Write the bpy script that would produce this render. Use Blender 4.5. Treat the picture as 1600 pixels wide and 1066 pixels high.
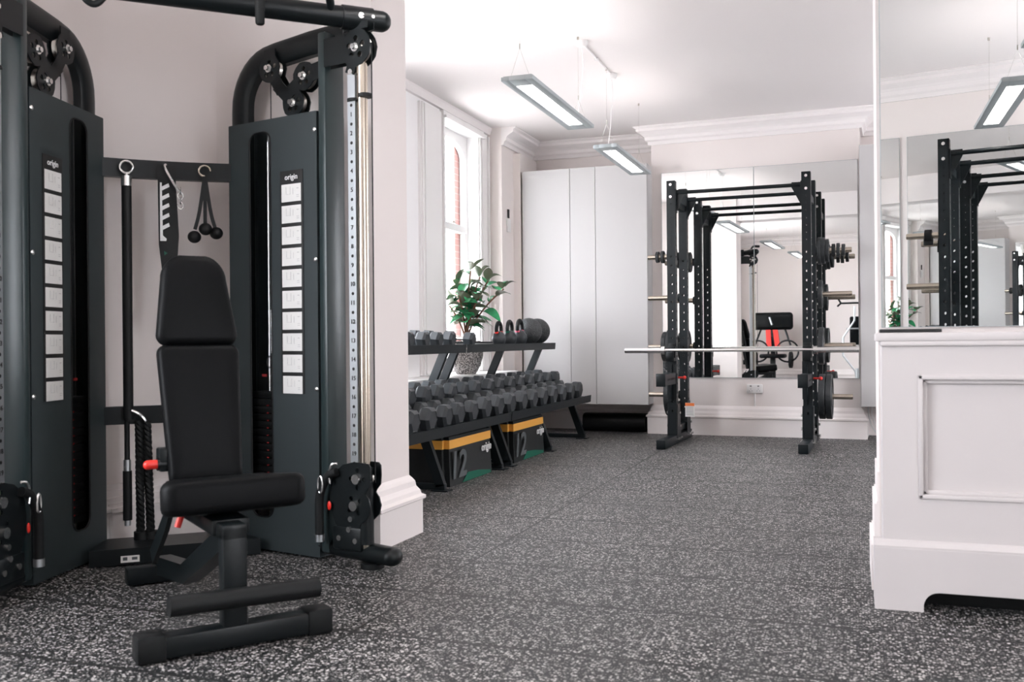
import bpy, bmesh, math, random
from math import radians as R, sin, cos, pi
from mathutils import Vector, Matrix
random.seed(7)
for o in list(bpy.data.objects): bpy.data.objects.remove(o)
SC = bpy.context.scene
COL = SC.collection

# ------------------------------------------------------------------ camera
YAW = R(19.4); ROLL = R(0.5)
cd = bpy.data.cameras.new('camera'); cam = bpy.data.objects.new('camera', cd); COL.objects.link(cam)
fw = Vector((-sin(YAW), cos(YAW), 0)); r0 = Vector((cos(YAW), sin(YAW), 0)); u0 = Vector((0, 0, 1))
rt = r0*cos(ROLL) - u0*sin(ROLL); up = r0*sin(ROLL) + u0*cos(ROLL)
M = Matrix((rt, up, -fw)).transposed().to_4x4(); M.translation = Vector((0, 0, .95))
cam.matrix_world = M
cd.sensor_width = 36; cd.lens = 1514/1600*36; cd.shift_y = -1/1600
cd.clip_start = .02; cd.clip_end = 300
cd.dof.use_dof = True; cd.dof.focus_distance = 7.0; cd.dof.aperture_fstop = 4.5
SC.camera = cam

# ------------------------------------------------------------------ world, exposure
w = bpy.data.worlds.new('sky'); SC.world = w; w.use_nodes = True
bg = w.node_tree.nodes['Background']
bg.inputs[0].default_value = (.90, .935, 1.0, 1); bg.inputs[1].default_value = 8.6
SC.view_settings.view_transform = 'Standard'; SC.view_settings.look = 'None'
SC.view_settings.exposure = 1.15; SC.view_settings.gamma = 1; SC.view_settings.use_curve_mapping = False
def portal(loc, sx, sz, rot):
    l = bpy.data.lights.new('window_portal', 'AREA'); l.shape = 'RECTANGLE'; l.size = sx; l.size_y = sz
    l.cycles.is_portal = True
    o = bpy.data.objects.new('window_portal', l); COL.objects.link(o); o.location = loc; o.rotation_euler = rot

# ------------------------------------------------------------------ materials
def mat(name, col, rough=.5, metal=0., bump=0., bscale=200., spec=.5, emit=None, estr=0., coat=0.):
    m = bpy.data.materials.new(name); m.use_nodes = True; nt = m.node_tree
    b = nt.nodes['Principled BSDF']
    b.inputs['Base Color'].default_value = (*col, 1); b.inputs['Roughness'].default_value = rough
    b.inputs['Metallic'].default_value = metal; b.inputs['Specular IOR Level'].default_value = spec
    b.inputs['Coat Weight'].default_value = coat
    if emit: b.inputs['Emission Color'].default_value = (*emit, 1); b.inputs['Emission Strength'].default_value = estr
    tc = nt.nodes.new('ShaderNodeTexCoord'); n = nt.nodes.new('ShaderNodeTexNoise'); n.inputs['Scale'].default_value = bscale
    nt.links.new(tc.outputs['Object'], n.inputs['Vector'])
    mr = nt.nodes.new('ShaderNodeMapRange'); mr.inputs['To Min'].default_value = rough*.9; mr.inputs['To Max'].default_value = min(1, rough*1.1)
    nt.links.new(n.outputs['Fac'], mr.inputs['Value']); nt.links.new(mr.outputs[0], b.inputs['Roughness'])
    if bump:
        bp = nt.nodes.new('ShaderNodeBump'); bp.inputs['Strength'].default_value = bump; bp.inputs['Distance'].default_value = .002
        nt.links.new(n.outputs['Fac'], bp.inputs['Height']); nt.links.new(bp.outputs[0], b.inputs['Normal'])
    return m
def speckle(name, base, fleck, scale, lo, hi, rough, bump=.3, fleck2=None, nscale=None):
    m = bpy.data.materials.new(name); m.use_nodes = True; nt = m.node_tree; b = nt.nodes['Principled BSDF']
    tc = nt.nodes.new('ShaderNodeTexCoord')
    n = nt.nodes.new('ShaderNodeTexNoise'); n.inputs['Scale'].default_value = nscale or scale; n.inputs['Detail'].default_value = 1.5
    nt.links.new(tc.outputs['Object'], n.inputs['Vector'])
    r = nt.nodes.new('ShaderNodeMapRange'); r.inputs['From Min'].default_value = lo; r.inputs['From Max'].default_value = hi
    nt.links.new(n.outputs['Fac'], r.inputs['Value'])
    mx = nt.nodes.new('ShaderNodeMix'); mx.data_type = 'RGBA'
    mx.inputs['A'].default_value = (*base, 1); mx.inputs['B'].default_value = (*fleck, 1)
    nt.links.new(r.outputs[0], mx.inputs['Factor']); nt.links.new(mx.outputs['Result'], b.inputs['Base Color'])
    b.inputs['Roughness'].default_value = rough
    bp = nt.nodes.new('ShaderNodeBump'); bp.inputs['Strength'].default_value = bump; bp.inputs['Distance'].default_value = .003
    nt.links.new(n.outputs['Fac'], bp.inputs['Height']); nt.links.new(bp.outputs[0], b.inputs['Normal'])
    return m
M_WALL = mat('wall_paint', (.83, .762, .735), .6, bump=.05, bscale=60)
M_WALL2 = mat('window_bay_paint', (.90, .885, .885), .55, bump=.04, bscale=60)
M_CEIL = mat('ceiling_paint', (.86, .81, .80), .7)
M_TRIM = mat('trim_gloss', (.88, .82, .80), .45)
M_CAB = mat('cabinet_lacquer', (.52, .505, .50), .4)
M_COUNTER = mat('counter_paint', (.62, .58, .572), .45)
M_BLACK = mat('black_powder_coat', (.005, .0075, .0085), .36, bump=.12, bscale=500, spec=.3)
M_POST_LIT = mat('lit_post_powder_coat', (.022, .036, .038), .3, bump=.08, bscale=500)  # powder coat with a lighter teal painted in for the post's lit look
M_RACK = mat('rack_powder_coat', (.006, .010, .012), .42, bump=.12, bscale=500, spec=.3)
M_PANEL = mat('shroud_powder_coat', (.026, .036, .039), .5, bump=.15, bscale=600)
M_DARK = mat('deep_black_plastic', (.003, .0035, .004), .5, spec=.3)
M_RUB = mat('black_rubber', (.006, .007, .0075), .55, bump=.2, bscale=300, spec=.3)
M_HEX = mat('dumbbell_rubber', (.040, .045, .049), .42, bump=.2, bscale=300, spec=.3)
M_VINYL = mat('black_vinyl', (.0035, .004, .0045), .45, bump=.25, bscale=450, spec=.10)
M_CHROME = mat('chrome', (.86, .86, .85), .2, 1.)
M_STEEL = mat('brushed_steel', (.55, .52, .48), .3, 1.)
M_ALU = mat('satin_aluminium', (.62, .65, .67), .35, 1.)
M_ZINC = mat('bright_bolt', (.85, .85, .84), .25, 1.)
M_SILVER = mat('silver_grey_paint', (.42, .46, .47), .45, .3)
M_WHITE = mat('white_plastic', (.82, .80, .79), .4)
M_PAPER = mat('placard_paper', (.78, .77, .75), .5)
M_GREYINK = mat('grey_ink', (.30, .29, .29), .6)
M_DIMRED = mat('dark_red_print', (.25, .01, .01), .6)
M_FAINT = mat('faint_grey_ink', (.50, .49, .49), .6)
M_RED = mat('red_plastic', (.75, .03, .02), .35)
M_YEL = mat('yellow_vinyl', (.88, .42, .07), .5)
M_GREEN = mat('green_vinyl', (.0, .11, .065), .45)
M_BOXBLK = mat('box_fabric', (.004, .006, .0065), .55, bump=.2, bscale=700)
M_GREY = mat('charcoal_print', (.085, .095, .10), .6)
M_INK = mat('black_ink', (.01, .01, .01), .6)
M_WPRINT = mat('white_print', (.85, .85, .85), .5)
M_LENS = mat('lamp_diffuser', (.9, .9, .9), .5, emit=(1., .945, .92), estr=12.0)
M_UPL = mat('lamp_uplight', (.9, .9, .9), .5, emit=(1., .93, .90), estr=1.8)
M_LGREY = mat('louvre_metal', (.75, .75, .75), .3, .5)
M_BRASS = mat('warm_steel', (.62, .55, .46), .22, 1.)
M_SOIL = mat('soil', (.03, .02, .014), .9, bump=.8, bscale=90)
M_STEM = mat('stem_bark', (.16, .075, .04), .8, bump=.4, bscale=90)
M_MIRROR = mat('mirror_silver', (.86, .875, .87), .0, 1.)
M_MIRROR.node_tree.links.clear()
_b = M_MIRROR.node_tree.nodes['Principled BSDF']; M_MIRROR.node_tree.links.new(_b.outputs[0], M_MIRROR.node_tree.nodes['Material Output'].inputs[0])
_b.inputs['Roughness'].default_value = 0.0
M_POT = speckle('stone_pot', (.07, .065, .065), (.52, .49, .47), 85, .38, .60, .8, 1.0)
M_BALL = speckle('slam_ball_rubber', (.018, .02, .021), (.07, .075, .078), 130, .5, .62, .55, 1.0)
M_BUMPER = speckle('bumper_plate_rubber', (.014, .016, .018), (.03, .034, .036), 160, .5, .6, .5, .3)
M_FLATGLASS = bpy.data.materials.new('window_glass'); M_FLATGLASS.use_nodes = True
nt = M_FLATGLASS.node_tree; nt.nodes.clear()
_o = nt.nodes.new('ShaderNodeOutputMaterial'); _t = nt.nodes.new('ShaderNodeBsdfTransparent'); _g = nt.nodes.new('ShaderNodeBsdfGlossy'); _m = nt.nodes.new('ShaderNodeMixShader')
_g.inputs['Roughness'].default_value = .02; _m.inputs[0].default_value = .06
nt.links.new(_t.outputs[0], _m.inputs[1]); nt.links.new(_g.outputs[0], _m.inputs[2]); nt.links.new(_m.outputs[0], _o.inputs[0])

def leaf_mat():
    m = bpy.data.materials.new('glossy_leaf'); m.use_nodes = True; nt = m.node_tree; b = nt.nodes['Principled BSDF']
    geo = nt.nodes.new('ShaderNodeNewGeometry'); tc = nt.nodes.new('ShaderNodeTexCoord')
    n = nt.nodes.new('ShaderNodeTexNoise'); n.inputs['Scale'].default_value = 7
    nt.links.new(tc.outputs['Object'], n.inputs['Vector'])
    cr = nt.nodes.new('ShaderNodeValToRGB'); e = cr.color_ramp.elements
    e[0].position = .35; e[0].color = (.01, .13, .05, 1); e[1].position = .65; e[1].color = (.06, .42, .17, 1)
    nt.links.new(n.outputs['Fac'], cr.inputs[0])
    mx = nt.nodes.new('ShaderNodeMix'); mx.data_type = 'RGBA'; mx.inputs['B'].default_value = (.16, .17, .12, 1)
    nt.links.new(geo.outputs['Backfacing'], mx.inputs['Factor']); nt.links.new(cr.outputs[0], mx.inputs['A'])
    nt.links.new(mx.outputs['Result'], b.inputs['Base Color']); b.inputs['Roughness'].default_value = .25
    return m
M_LEAF = leaf_mat()

def floor_mat():
    m = bpy.data.materials.new('rubber_floor_tiles'); m.use_nodes = True; nt = m.node_tree; b = nt.nodes['Principled BSDF']; L = nt.links.new
    tc = nt.nodes.new('ShaderNodeTexCoord')
    def noise(s, d=1.):
        n = nt.nodes.new('ShaderNodeTexNoise'); n.inputs['Scale'].default_value = s; n.inputs['Detail'].default_value = d
        L(tc.outputs['Object'], n.inputs['Vector']); return n.outputs['Fac']
    def ramp(v, a, c, t0=0, t1=1):
        r = nt.nodes.new('ShaderNodeMapRange'); r.inputs['From Min'].default_value = a; r.inputs['From Max'].default_value = c
        r.inputs['To Min'].default_value = t0; r.inputs['To Max'].default_value = t1; L(v, r.inputs['Value']); return r.outputs[0]
    def mth(op, x, y=None):
        n = nt.nodes.new('ShaderNodeMath'); n.operation = op
        for i, v in enumerate((x, y)):
            if v is None: continue
            if isinstance(v, (int, float)): n.inputs[i].default_value = v
            else: L(v, n.inputs[i])
        return n.outputs[0]
    n1 = noise(70, 2.)
    def chips(scale, frac, size, seed):
        mp = nt.nodes.new('ShaderNodeVectorMath'); mp.operation = 'ADD'; nn = nt.nodes.new('ShaderNodeTexNoise'); nn.inputs['Scale'].default_value = scale*1.3
        L(tc.outputs['Object'], nn.inputs['Vector'])
        sc = nt.nodes.new('ShaderNodeVectorMath'); sc.operation = 'SCALE'; sc.inputs['Scale'].default_value = 1.1/scale
        L(nn.outputs['Color'], sc.inputs[0]); L(tc.outputs['Object'], mp.inputs[0]); L(sc.outputs[0], mp.inputs[1])
        fl = nt.nodes.new('ShaderNodeVectorMath'); fl.operation = 'MULTIPLY'; fl.inputs[1].default_value = (1, 1, .0); L(mp.outputs[0], fl.inputs[0])
        ad = nt.nodes.new('ShaderNodeVectorMath'); ad.operation = 'ADD'; ad.inputs[1].default_value = (seed, seed, 0); L(fl.outputs[0], ad.inputs[0])
        v = nt.nodes.new('ShaderNodeTexVoronoi'); v.inputs['Scale'].default_value = scale; L(ad.outputs[0], v.inputs['Vector'])
        s3 = nt.nodes.new('ShaderNodeSeparateColor'); L(v.outputs['Color'], s3.inputs[0])
        on = mth('LESS_THAN', s3.outputs[0], frac)
        sh = ramp(v.outputs['Distance'], size, size-.12)
        br = ramp(s3.outputs[1], 0, 1, .45, 1.)
        return mth('MULTIPLY', mth('MULTIPLY', on, sh), br)
    f = mth('MAXIMUM', chips(105, .40, .52, 0), mth('MULTIPLY', chips(210, .30, .5, 7.3), .7))
    big = ramp(noise(1.3, 2), .3, .7, .85, 1.1)
    mx = nt.nodes.new('ShaderNodeMix'); mx.data_type = 'RGBA'
    mx.inputs['A'].default_value = (.006, .0078, .009, 1); mx.inputs['B'].default_value = (.60, .57, .55, 1)
    L(mth('MULTIPLY', f, big), mx.inputs['Factor'])
    # joints between the 0.53 m tiles
    sp = nt.nodes.new('ShaderNodeSeparateXYZ'); L(tc.outputs['Object'], sp.inputs[0])
    wob = mth('MULTIPLY', mth('SUBTRACT', noise(60), .5), .004)
    def joint(c, off, per, wdt):
        v = mth('ADD', mth('ADD', c, wob), 50*per - off)
        fr = mth('ABSOLUTE', mth('SUBTRACT', mth('MODULO', v, per), per/2))
        return mth('LESS_THAN', mth('SUBTRACT', per/2, fr), wdt)
    j = mth('MAXIMUM', joint(sp.outputs['Y'], 2.82, .528, .0095), joint(sp.outputs['X'], -1.555, 2.112, .0065))
    mj = nt.nodes.new('ShaderNodeMix'); mj.data_type = 'RGBA'; mj.inputs['B'].default_value = (.008, .009, .01, 1)
    L(mth('MULTIPLY', j, .95), mj.inputs['Factor']); L(mx.outputs['Result'], mj.inputs['A'])
    L(mj.outputs['Result'], b.inputs['Base Color']); b.inputs['Roughness'].default_value = .55
    bp = nt.nodes.new('ShaderNodeBump'); bp.inputs['Strength'].default_value = .35; bp.inputs['Distance'].default_value = .0015
    L(mth('SUBTRACT', n1, mth('MULTIPLY', j, .8)), bp.inputs['Height']); L(bp.outputs[0], b.inputs['Normal'])
    return m
M_FLOOR = floor_mat()
def brick_mat():
    m = bpy.data.materials.new('red_brick'); m.use_nodes = True; nt = m.node_tree; b = nt.nodes['Principled BSDF']
    tc = nt.nodes.new('ShaderNodeTexCoord'); mp = nt.nodes.new('ShaderNodeMapping'); mp.inputs['Rotation'].default_value = (pi/2, 0, 0)
    br = nt.nodes.new('ShaderNodeTexBrick'); br.inputs['Scale'].default_value = 4
    br.inputs['Color1'].default_value = (.72, .34, .29, 1); br.inputs['Color2'].default_value = (.68, .30, .26, 1); br.inputs['Mortar'].default_value = (.75, .5, .45, 1)
    nt.links.new(tc.outputs['Object'], mp.inputs[0]); nt.links.new(mp.outputs[0], br.inputs['Vector']); nt.links.new(br.outputs['Color'], b.inputs['Base Color'])
    return m
M_BRICK = brick_mat()
M_STONE = mat('pale_stone', (.62, .60, .57), .8)
M_STREETGLASS = mat('street_window_glass', (.10, .12, .13), .1)

# ------------------------------------------------------------------ mesh builder
def frame(origin=(0, 0, 0), ang=0.):
    return Matrix.Translation(Vector(origin)) @ Matrix.Rotation(ang, 4, 'Z')
def align(d):
    return Vector(d).normalized().to_track_quat('Z', 'Y').to_matrix().to_4x4()
_txt = {}
class MB:
    def __init__(s, T=None): s.bm = bmesh.new(); s.T = T or Matrix.Identity(4)
    def _x(s, vs, T):
        T = s.T @ T
        for v in vs: v.co = T @ v.co
        if T.to_3x3().determinant() < 0:
            fs = {f for v in vs for f in v.link_faces}
            bmesh.ops.reverse_faces(s.bm, faces=list(fs))
    def box(s, c, d, bev=0., T=None, rot=None, seg=2):
        r = bmesh.ops.create_cube(s.bm, size=1); vs = r['verts']
        for v in vs: v.co = Vector((v.co.x*d[0], v.co.y*d[1], v.co.z*d[2]))
        if bev:
            es = list({e for v in vs for e in v.link_edges})
            g = bmesh.ops.bevel(s.bm, geom=es, offset=min(bev, min(d)*.49), segments=seg, affect='EDGES', profile=.5)
            vs = list({v for f in g['faces'] for v in f.verts})
        X = Matrix.Translation(Vector(c))
        if rot is not None: X = X @ rot
        s._x(vs, (T @ X) if T else X); return s
    def bx(s, a, b, bev=0.):
        return s.box([(p+q)/2 for p, q in zip(a, b)], [abs(q-p) for p, q in zip(a, b)], bev)
    def cyl(s, a, b, r, seg=20, r2=None, caps=True):
        a = Vector(a); b = Vector(b); d = b-a
        g = bmesh.ops.create_cone(s.bm, cap_ends=caps, segments=seg, radius1=r, radius2=r if r2 is None else r2, depth=d.length)
        s._x(g['verts'], Matrix.Translation((a+b)/2) @ align(d)); return s
    def sph(s, c, r, sc=(1, 1, 1), seg=20):
        g = bmesh.ops.create_uvsphere(s.bm, u_segments=seg, v_segments=seg*2//3, radius=r)
        s._x(g['verts'], Matrix.Translation(Vector(c)) @ Matrix.Diagonal((*sc, 1))); return s
    def lathe(s, prof, c=(0, 0, 0), axis=(0, 0, 1), seg=32):
        A = Matrix.Translation(Vector(c)) @ align(axis); rings = []
        allv = []
        for (r, z) in prof:
            if r < 1e-6: ring = [s.bm.verts.new((0, 0, z))]
            else: ring = [s.bm.verts.new((r*cos(2*pi*i/seg), r*sin(2*pi*i/seg), z)) for i in range(seg)]
            rings.append(ring); allv += ring
        for p, q in zip(rings, rings[1:]):
            for i in range(seg):
                j = (i+1) % seg
                if len(p) == 1 and len(q) == 1: continue
                if len(p) == 1: s.bm.faces.new((p[0], q[j], q[i]))
                elif len(q) == 1: s.bm.faces.new((p[i], p[j], q[0]))
                else: s.bm.faces.new((p[i], p[j], q[j], q[i]))
        s._x(allv, A); return s
    def tube(s, path, r, seg=12, prof=None, caps=True, up=None, closed=False):
        P = [Vector(p) for p in path]; n = len(P); rings = []; allv = []
        prof = prof or [(r*cos(2*pi*i/seg), r*sin(2*pi*i/seg)) for i in range(seg)]
        prevn = None
        for i, p in enumerate(P):
            if closed: t = (P[(i+1) % n]-P[i-1]).normalized()
            else: t = ((P[min(i+1, n-1)]-P[i]).normalized()+(P[i]-P[max(i-1, 0)]).normalized()).normalized()
            if prevn is None:
                a = Vector(up) if up else (Vector((0, 0, 1)) if abs(t.z) < .9 else Vector((1, 0, 0)))
                nn = (a-t*a.dot(t)).normalized()
            else: nn = (prevn-t*prevn.dot(t)).normalized()
            prevn = nn; bb = t.cross(nn)
            k = 1.
            if 0 < i < n-1:
                c_ = max(.3, (P[i+1]-P[i]).normalized().dot(t)); k = 1/c_
            ring = [s.bm.verts.new(p+nn*x+bb*y) for x, y in prof]; rings.append(ring); allv += ring
        m = len(prof); prs = list(zip(rings, rings[1:])) + ([(rings[-1], rings[0])] if closed else [])
        for p, q in prs:
            for i in range(m):
                j = (i+1) % m; s.bm.faces.new((p[i], p[j], q[j], q[i]))
        if caps and not closed: s.bm.faces.new(rings[0][::-1]); s.bm.faces.new(rings[-1])
        s._x(allv, Matrix.Identity(4)); return s
    def plate(s, outer, holes=(), th=.005, T=None):
        """flat plate in local XZ (y = thickness, 0..th) with holes"""
        es = []; allv = []
        for loop in [outer]+list(holes):
            vs = [s.bm.verts.new((x, 0, z)) for x, z in loop]; allv += vs
            es += [s.bm.edges.new((vs[i], vs[(i+1) % len(vs)])) for i in range(len(vs))]
        g = bmesh.ops.triangle_fill(s.bm, edges=es, use_beauty=True)
        fs = [f for f in g['geom'] if isinstance(f, bmesh.types.BMFace)]
        e = bmesh.ops.extrude_face_region(s.bm, geom=fs, use_keep_orig=True)
        nv = [v for v in e['geom'] if isinstance(v, bmesh.types.BMVert)]
        for v in nv: v.co.y += th
        bmesh.ops.recalc_face_normals(s.bm, faces=list({f for v in allv+nv for f in v.link_faces}))
        s._x(allv+nv, T or Matrix.Identity(4)); return s
    def text(s, txt, size, T, ext=.0008):
        """text lying in local XZ facing -y"""
        if txt not in _txt:
            c = bpy.data.curves.new('t', 'FONT'); c.body = txt; c.align_x = 'CENTER'; c.align_y = 'CENTER'; c.extrude = .02; c.resolution_u = 4; c.offset = .022 if txt == '12' else .006
            o = bpy.data.objects.new('t', c); COL.objects.link(o); dg = bpy.context.evaluated_depsgraph_get()
            me = bpy.data.meshes.new_from_object(o.evaluated_get(dg)); bpy.data.objects.remove(o); _txt[txt] = me
        b2 = bmesh.new(); b2.from_mesh(_txt[txt]); nv = {}
        X = T @ Matrix.Rotation(pi/2, 4, 'X') @ Matrix.Diagonal((size, size, ext/.02, 1))
        X = s.T @ X
        for v in b2.verts: nv[v] = s.bm.verts.new(X @ v.co)
        for f in b2.faces:
            try: s.bm.faces.new([nv[v] for v in f.verts])
            except ValueError: pass
        b2.free(); return s
    def extrude_profile(s, prof, path_a, path_b, out):
        """moulding: prof (out, z) swept from a to b; out = horizontal unit vector"""
        a = Vector(path_a); b = Vector(path_b); o = Vector(out)
        va = [s.bm.verts.new(a+o*x+Vector((0, 0, z))) for x, z in prof]; vb = [s.bm.verts.new(b+o*x+Vector((0, 0, z))) for x, z in prof]
        n = len(prof)
        for i in range(n):
            j = (i+1) % n; s.bm.faces.new((va[i], va[j], vb[j], vb[i]))
        s.bm.faces.new(va[::-1]); s.bm.faces.new(vb)
        s._x(va+vb, Matrix.Identity(4)); return s
def finish(name, bm, m, smooth=True, ang=38):
    bmesh.ops.recalc_face_normals(bm, faces=bm.faces)
    if smooth:
        for f in bm.faces: f.smooth = True
        th = R(ang)
        for e in bm.edges:
            if len(e.link_faces) == 2:
                if e.calc_face_angle(0) > th: e.smooth = False
    me = bpy.data.meshes.new(name); bm.to_mesh(me); bm.free(); me.materials.append(m); return me
def obj(name, mb, m, parent=None, world=False, loc=None, rz=0., smooth=True, label=None, ang=38):
    if world and parent is not None:
        p = parent; X = Matrix.Identity(4)
        while p is not None: X = p.matrix_basis @ X; p = p.parent
        X.invert()
        for v in mb.bm.verts: v.co = X @ v.co
    if world and parent is None and loc is not None:
        X = frame(loc, rz).inverted()
        for v in mb.bm.verts: v.co = X @ v.co
    me = finish(name, mb.bm, m, smooth, ang)
    o = bpy.data.objects.new(name, me); COL.objects.link(o)
    if parent is not None: o.parent = parent
    elif loc is not None: o.location = loc; o.rotation_euler = (0, 0, rz)
    if label: o['label'] = label
    return o
def tag(o, label, cat, group=None, kind=None):
    o['label'] = label; o['category'] = cat
    if group: o['group'] = group
    if kind: o['kind'] = kind
    return o
def thing(name, label, cat, loc=(0, 0, 0), rz=0., group=None):
    o = bpy.data.objects.new(name, None); COL.objects.link(o); o.empty_display_size = .1
    o.location = loc; o.rotation_euler = (0, 0, rz); o.matrix_basis = frame(loc, rz)
    return tag(o, label, cat, group)
def struct(name, mb, m, smooth=False):
    o = obj(name, mb, m, smooth=smooth); o['kind'] = 'structure'; return o
def dup(root, loc=None, rz=None, label=None, group=None):
    def cp(o, parent):
        c = o.copy(); COL.objects.link(c)
        if parent is not None: c.parent = parent
        for ch in [x for x in bpy.data.objects if x.parent == o]: cp(ch, c)
        return c
    c = cp(root, None)
    if loc is not None: c.location = loc
    if rz is not None: c.rotation_euler = (0, 0, rz)
    if label: c['label'] = label
    if group: c['group'] = group
    return c
def circ(cx, cz, r, n=10): return [(cx+r*cos(2*pi*i/n), cz+r*sin(2*pi*i/n)) for i in range(n)]
def rrect(x0, z0, x1, z1, r, n=5):
    out = []
    for cx, cz, a in ((x1-r, z1-r, 0), (x0+r, z1-r, pi/2), (x0+r, z0+r, pi), (x1-r, z0+r, 3*pi/2)):
        for i in range(n+1):
            t = a+pi/2*i/n; out.append((cx+r*cos(t), cz+r*sin(t)))
    return out
def spline(P, n=8):
    P = [Vector(p) for p in P]; out = []
    for i in range(len(P)-1):
        a = P[max(i-1, 0)]; b = P[i]; c = P[i+1]; d = P[min(i+2, len(P)-1)]
        for k in range(n):
            t = k/n; out.append(.5*((2*b)+(c-a)*t+(2*a-5*b+4*c-d)*t*t+(3*b-3*c+d-a)*t**3))
    out.append(P[-1]); return out

# ================================================================== THE ROOM
CZ = 3.08
WL = -3.3           # left wall
XR = 3.2            # right wall
YB = 10.05          # recess wall at the back
BR_A = R(-2.2)      # chimney breast at the back, turned a little
BR_O = Vector((-.92, 9.66, 0)); BRF = frame(BR_O, BR_A)
BB_A = R(12.1); BB_O = Vector((.85, -.815, 0)); BBF = frame(BB_O, BB_A)     # mirror wall behind the camera
PX0, PX1, PY0, PY1 = WL, -2.075, 3.985, 4.345    # the pier on the left
QX = .088; QY0, QY1 = 3.88, 4.32                 # the wall end on the right

m = MB(); m.bx((WL-.6, -2.4, -.1), (XR+.3, 10.4, 0)); struct('floor', m, M_FLOOR)
m = MB(); m.bx((WL-.6, -2.4, CZ), (XR+.3, 10.4, CZ+.1)); struct('ceiling', m, M_CEIL)
m = MB(); m.bx((WL-.3, YB, 0), (XR+.3, YB+.2, CZ)); struct('wall_back', m, M_WALL)

m = MB(); m.bx((WL-.3, -2.2, 0), (XR, -2.0, CZ)); struct('wall_front', m, M_WALL)
# left wall with the window openings (bay wall stands back at x = -3.45)
WX = -3.45
def wall_with_openings(mb, x0, x1, y0, y1, ops):
    y = y0
    for a, b, z0, z1 in ops:
        mb.bx((x0, y, 0), (x1, a, CZ)); mb.bx((x0, a, 0), (x1, b, z0)); mb.bx((x0, a, z1), (x1, b, CZ)); y = b
    mb.bx((x0, y, 0), (x1, y1, CZ))
m = MB(); wall_with_openings(m, WX-.16, WX, 4.345, 9.1, [(5.0, 6.5, .62, 2.93), (7.95, 8.80, .62, 2.93)]); struct('wall_left_bay', m, M_WALL2)
m = MB(); m.bx((WL-.31, 9.1, 0), (WL, YB, CZ)); struct('wall_left_back', m, M_WALL)
m = MB(); wall_with_openings(m, XR, XR+.2, -2.4, YB, [(.0, 1.0, .7, 2.8), (7.5, 8.8, .6, 2.9)]); struct('wall_right', m, M_WALL)
m = MB(); wall_with_openings(m, WL-.2, WL, -2.2, 4.345, [(-.4, 1.9, .6, 2.9)]); struct('wall_left', m, M_WALL)
m = MB(); m.bx((WL-.1, PY0, 0), (PX1, PY1, CZ)); struct('wall_pier', m, M_WALL)
FR = .38
m = MB(); fp = [(WL+FR-FR*cos(a), PY0-FR+FR*sin(a)) for a in [pi/2*i/14 for i in range(15)]]
vv = [[m.bm.verts.new((x, y, z)) for x, y in fp+[(WL, PY0)]] for z in (0, CZ)]
for i in range(16): j = (i+1) % 16; m.bm.faces.new((vv[0][i], vv[0][j], vv[1][j], vv[1][i]))
m.bm.faces.new(vv[0]); m.bm.faces.new(vv[1]); obj('wall_alcove_curve', m, M_WALL)['kind'] = 'structure'
m = MB()
for d, z0, z1 in [(.052, 0, .165), (.066, .165, .185), (.048, .185, .205), (.036, .205, .232), (.022, .232, .262), (.012, .262, .29)]:
    r2 = FR-d; ip = [(WL+FR-r2*cos(a), PY0-FR+r2*sin(a)) for a in [pi/2*i/14 for i in range(15)]][::-1]; lp = fp+ip
    vv = [[m.bm.verts.new((x, y, z)) for x, y in lp] for z in (z0, z1)]
    for i in range(30): j = (i+1) % 30; m.bm.faces.new((vv[0][i], vv[0][j], vv[1][j], vv[1][i]))
    for i in range(14):
        for z in (0, 1): m.bm.faces.new((vv[z][i], vv[z][i+1], vv[z][28-i], vv[z][29-i]))
obj('baseboard_alcove_curve', m, M_TRIM)['kind'] = 'structure'
m = MB(); m.bx((QX, QY0, 0), (XR, QY1, CZ)); struct('wall_partition', m, M_WALL)
m = MB(); m.bx((PX1, 3.99, 2.74), (QX, 4.32, CZ)); struct('ceiling_beam', m, M_CEIL)
m = MB(BRF); m.bx((-.99, 0, 0), (.99, .6, CZ)); struct('wall_breast', m, M_WALL)
m = MB(BBF); m.bx((-1.2, -.6, 0), (2.9, 0, CZ)); struct('wall_rear_breast', m, M_WALL)

# skirting with a moulded top
SK = [(0, 0), (.05, 0), (.05, .165), (.062, .172), (.062, .186), (.045, .196), (.04, .215), (.026, .235), (.022, .26), (.012, .275), (.0, .29)]
SKP = [(x, z) for x, z in SK]
def skirt(name, a, b, out, prof=SKP):
    mb = MB(); mb.extrude_profile(prof, (*a, 0), (*b, 0), (*out, 0)); return struct(name, mb, M_TRIM)
def mitre(name, x0, x1, y0, y1, prof, T, m_):
    mb = MB(T); rings = []
    for d, z in prof: rings.append([mb.bm.verts.new((x, y, z)) for x, y in ((x0-d, y0-d), (x1+d, y0-d), (x1+d, y1+d), (x0-d, y1+d))])
    for p, q in zip(rings, rings[1:]):
        for i in range(4): j = (i+1) % 4; mb.bm.faces.new((p[i], p[j], q[j], q[i]))
    mb.bm.faces.new(rings[0][::-1]); mb.bm.faces.new(rings[-1])
    mb._x([v for r in rings for v in r], Matrix.Identity(4)); return struct(name, mb, m_)
def wrap_skirt(name, x0, x1, y0, y1, T=None):
    """moulded plinth round a pier: stacked slabs following the skirting profile"""
    return mitre(name, x0, x1, y0, y1, SK[1:], T, M_TRIM)
wrap_skirt('baseboard_pier', WL-.05, PX1, PY0, PY1)
m = MB()
for d, z0, z1 in [(.030, 0, .17), (.022, .17, .18), (.018, .18, .325), (.011, .325, .335), (.007, .335, .445)]: m.bx((QX-d, QY0+.001, z0), (XR-.1, QY1+d, z1))
struct('baseboard_partition', m, M_TRIM)
wrap_skirt('baseboard_breast', -.99, .99, 0, .6, BRF)
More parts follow.
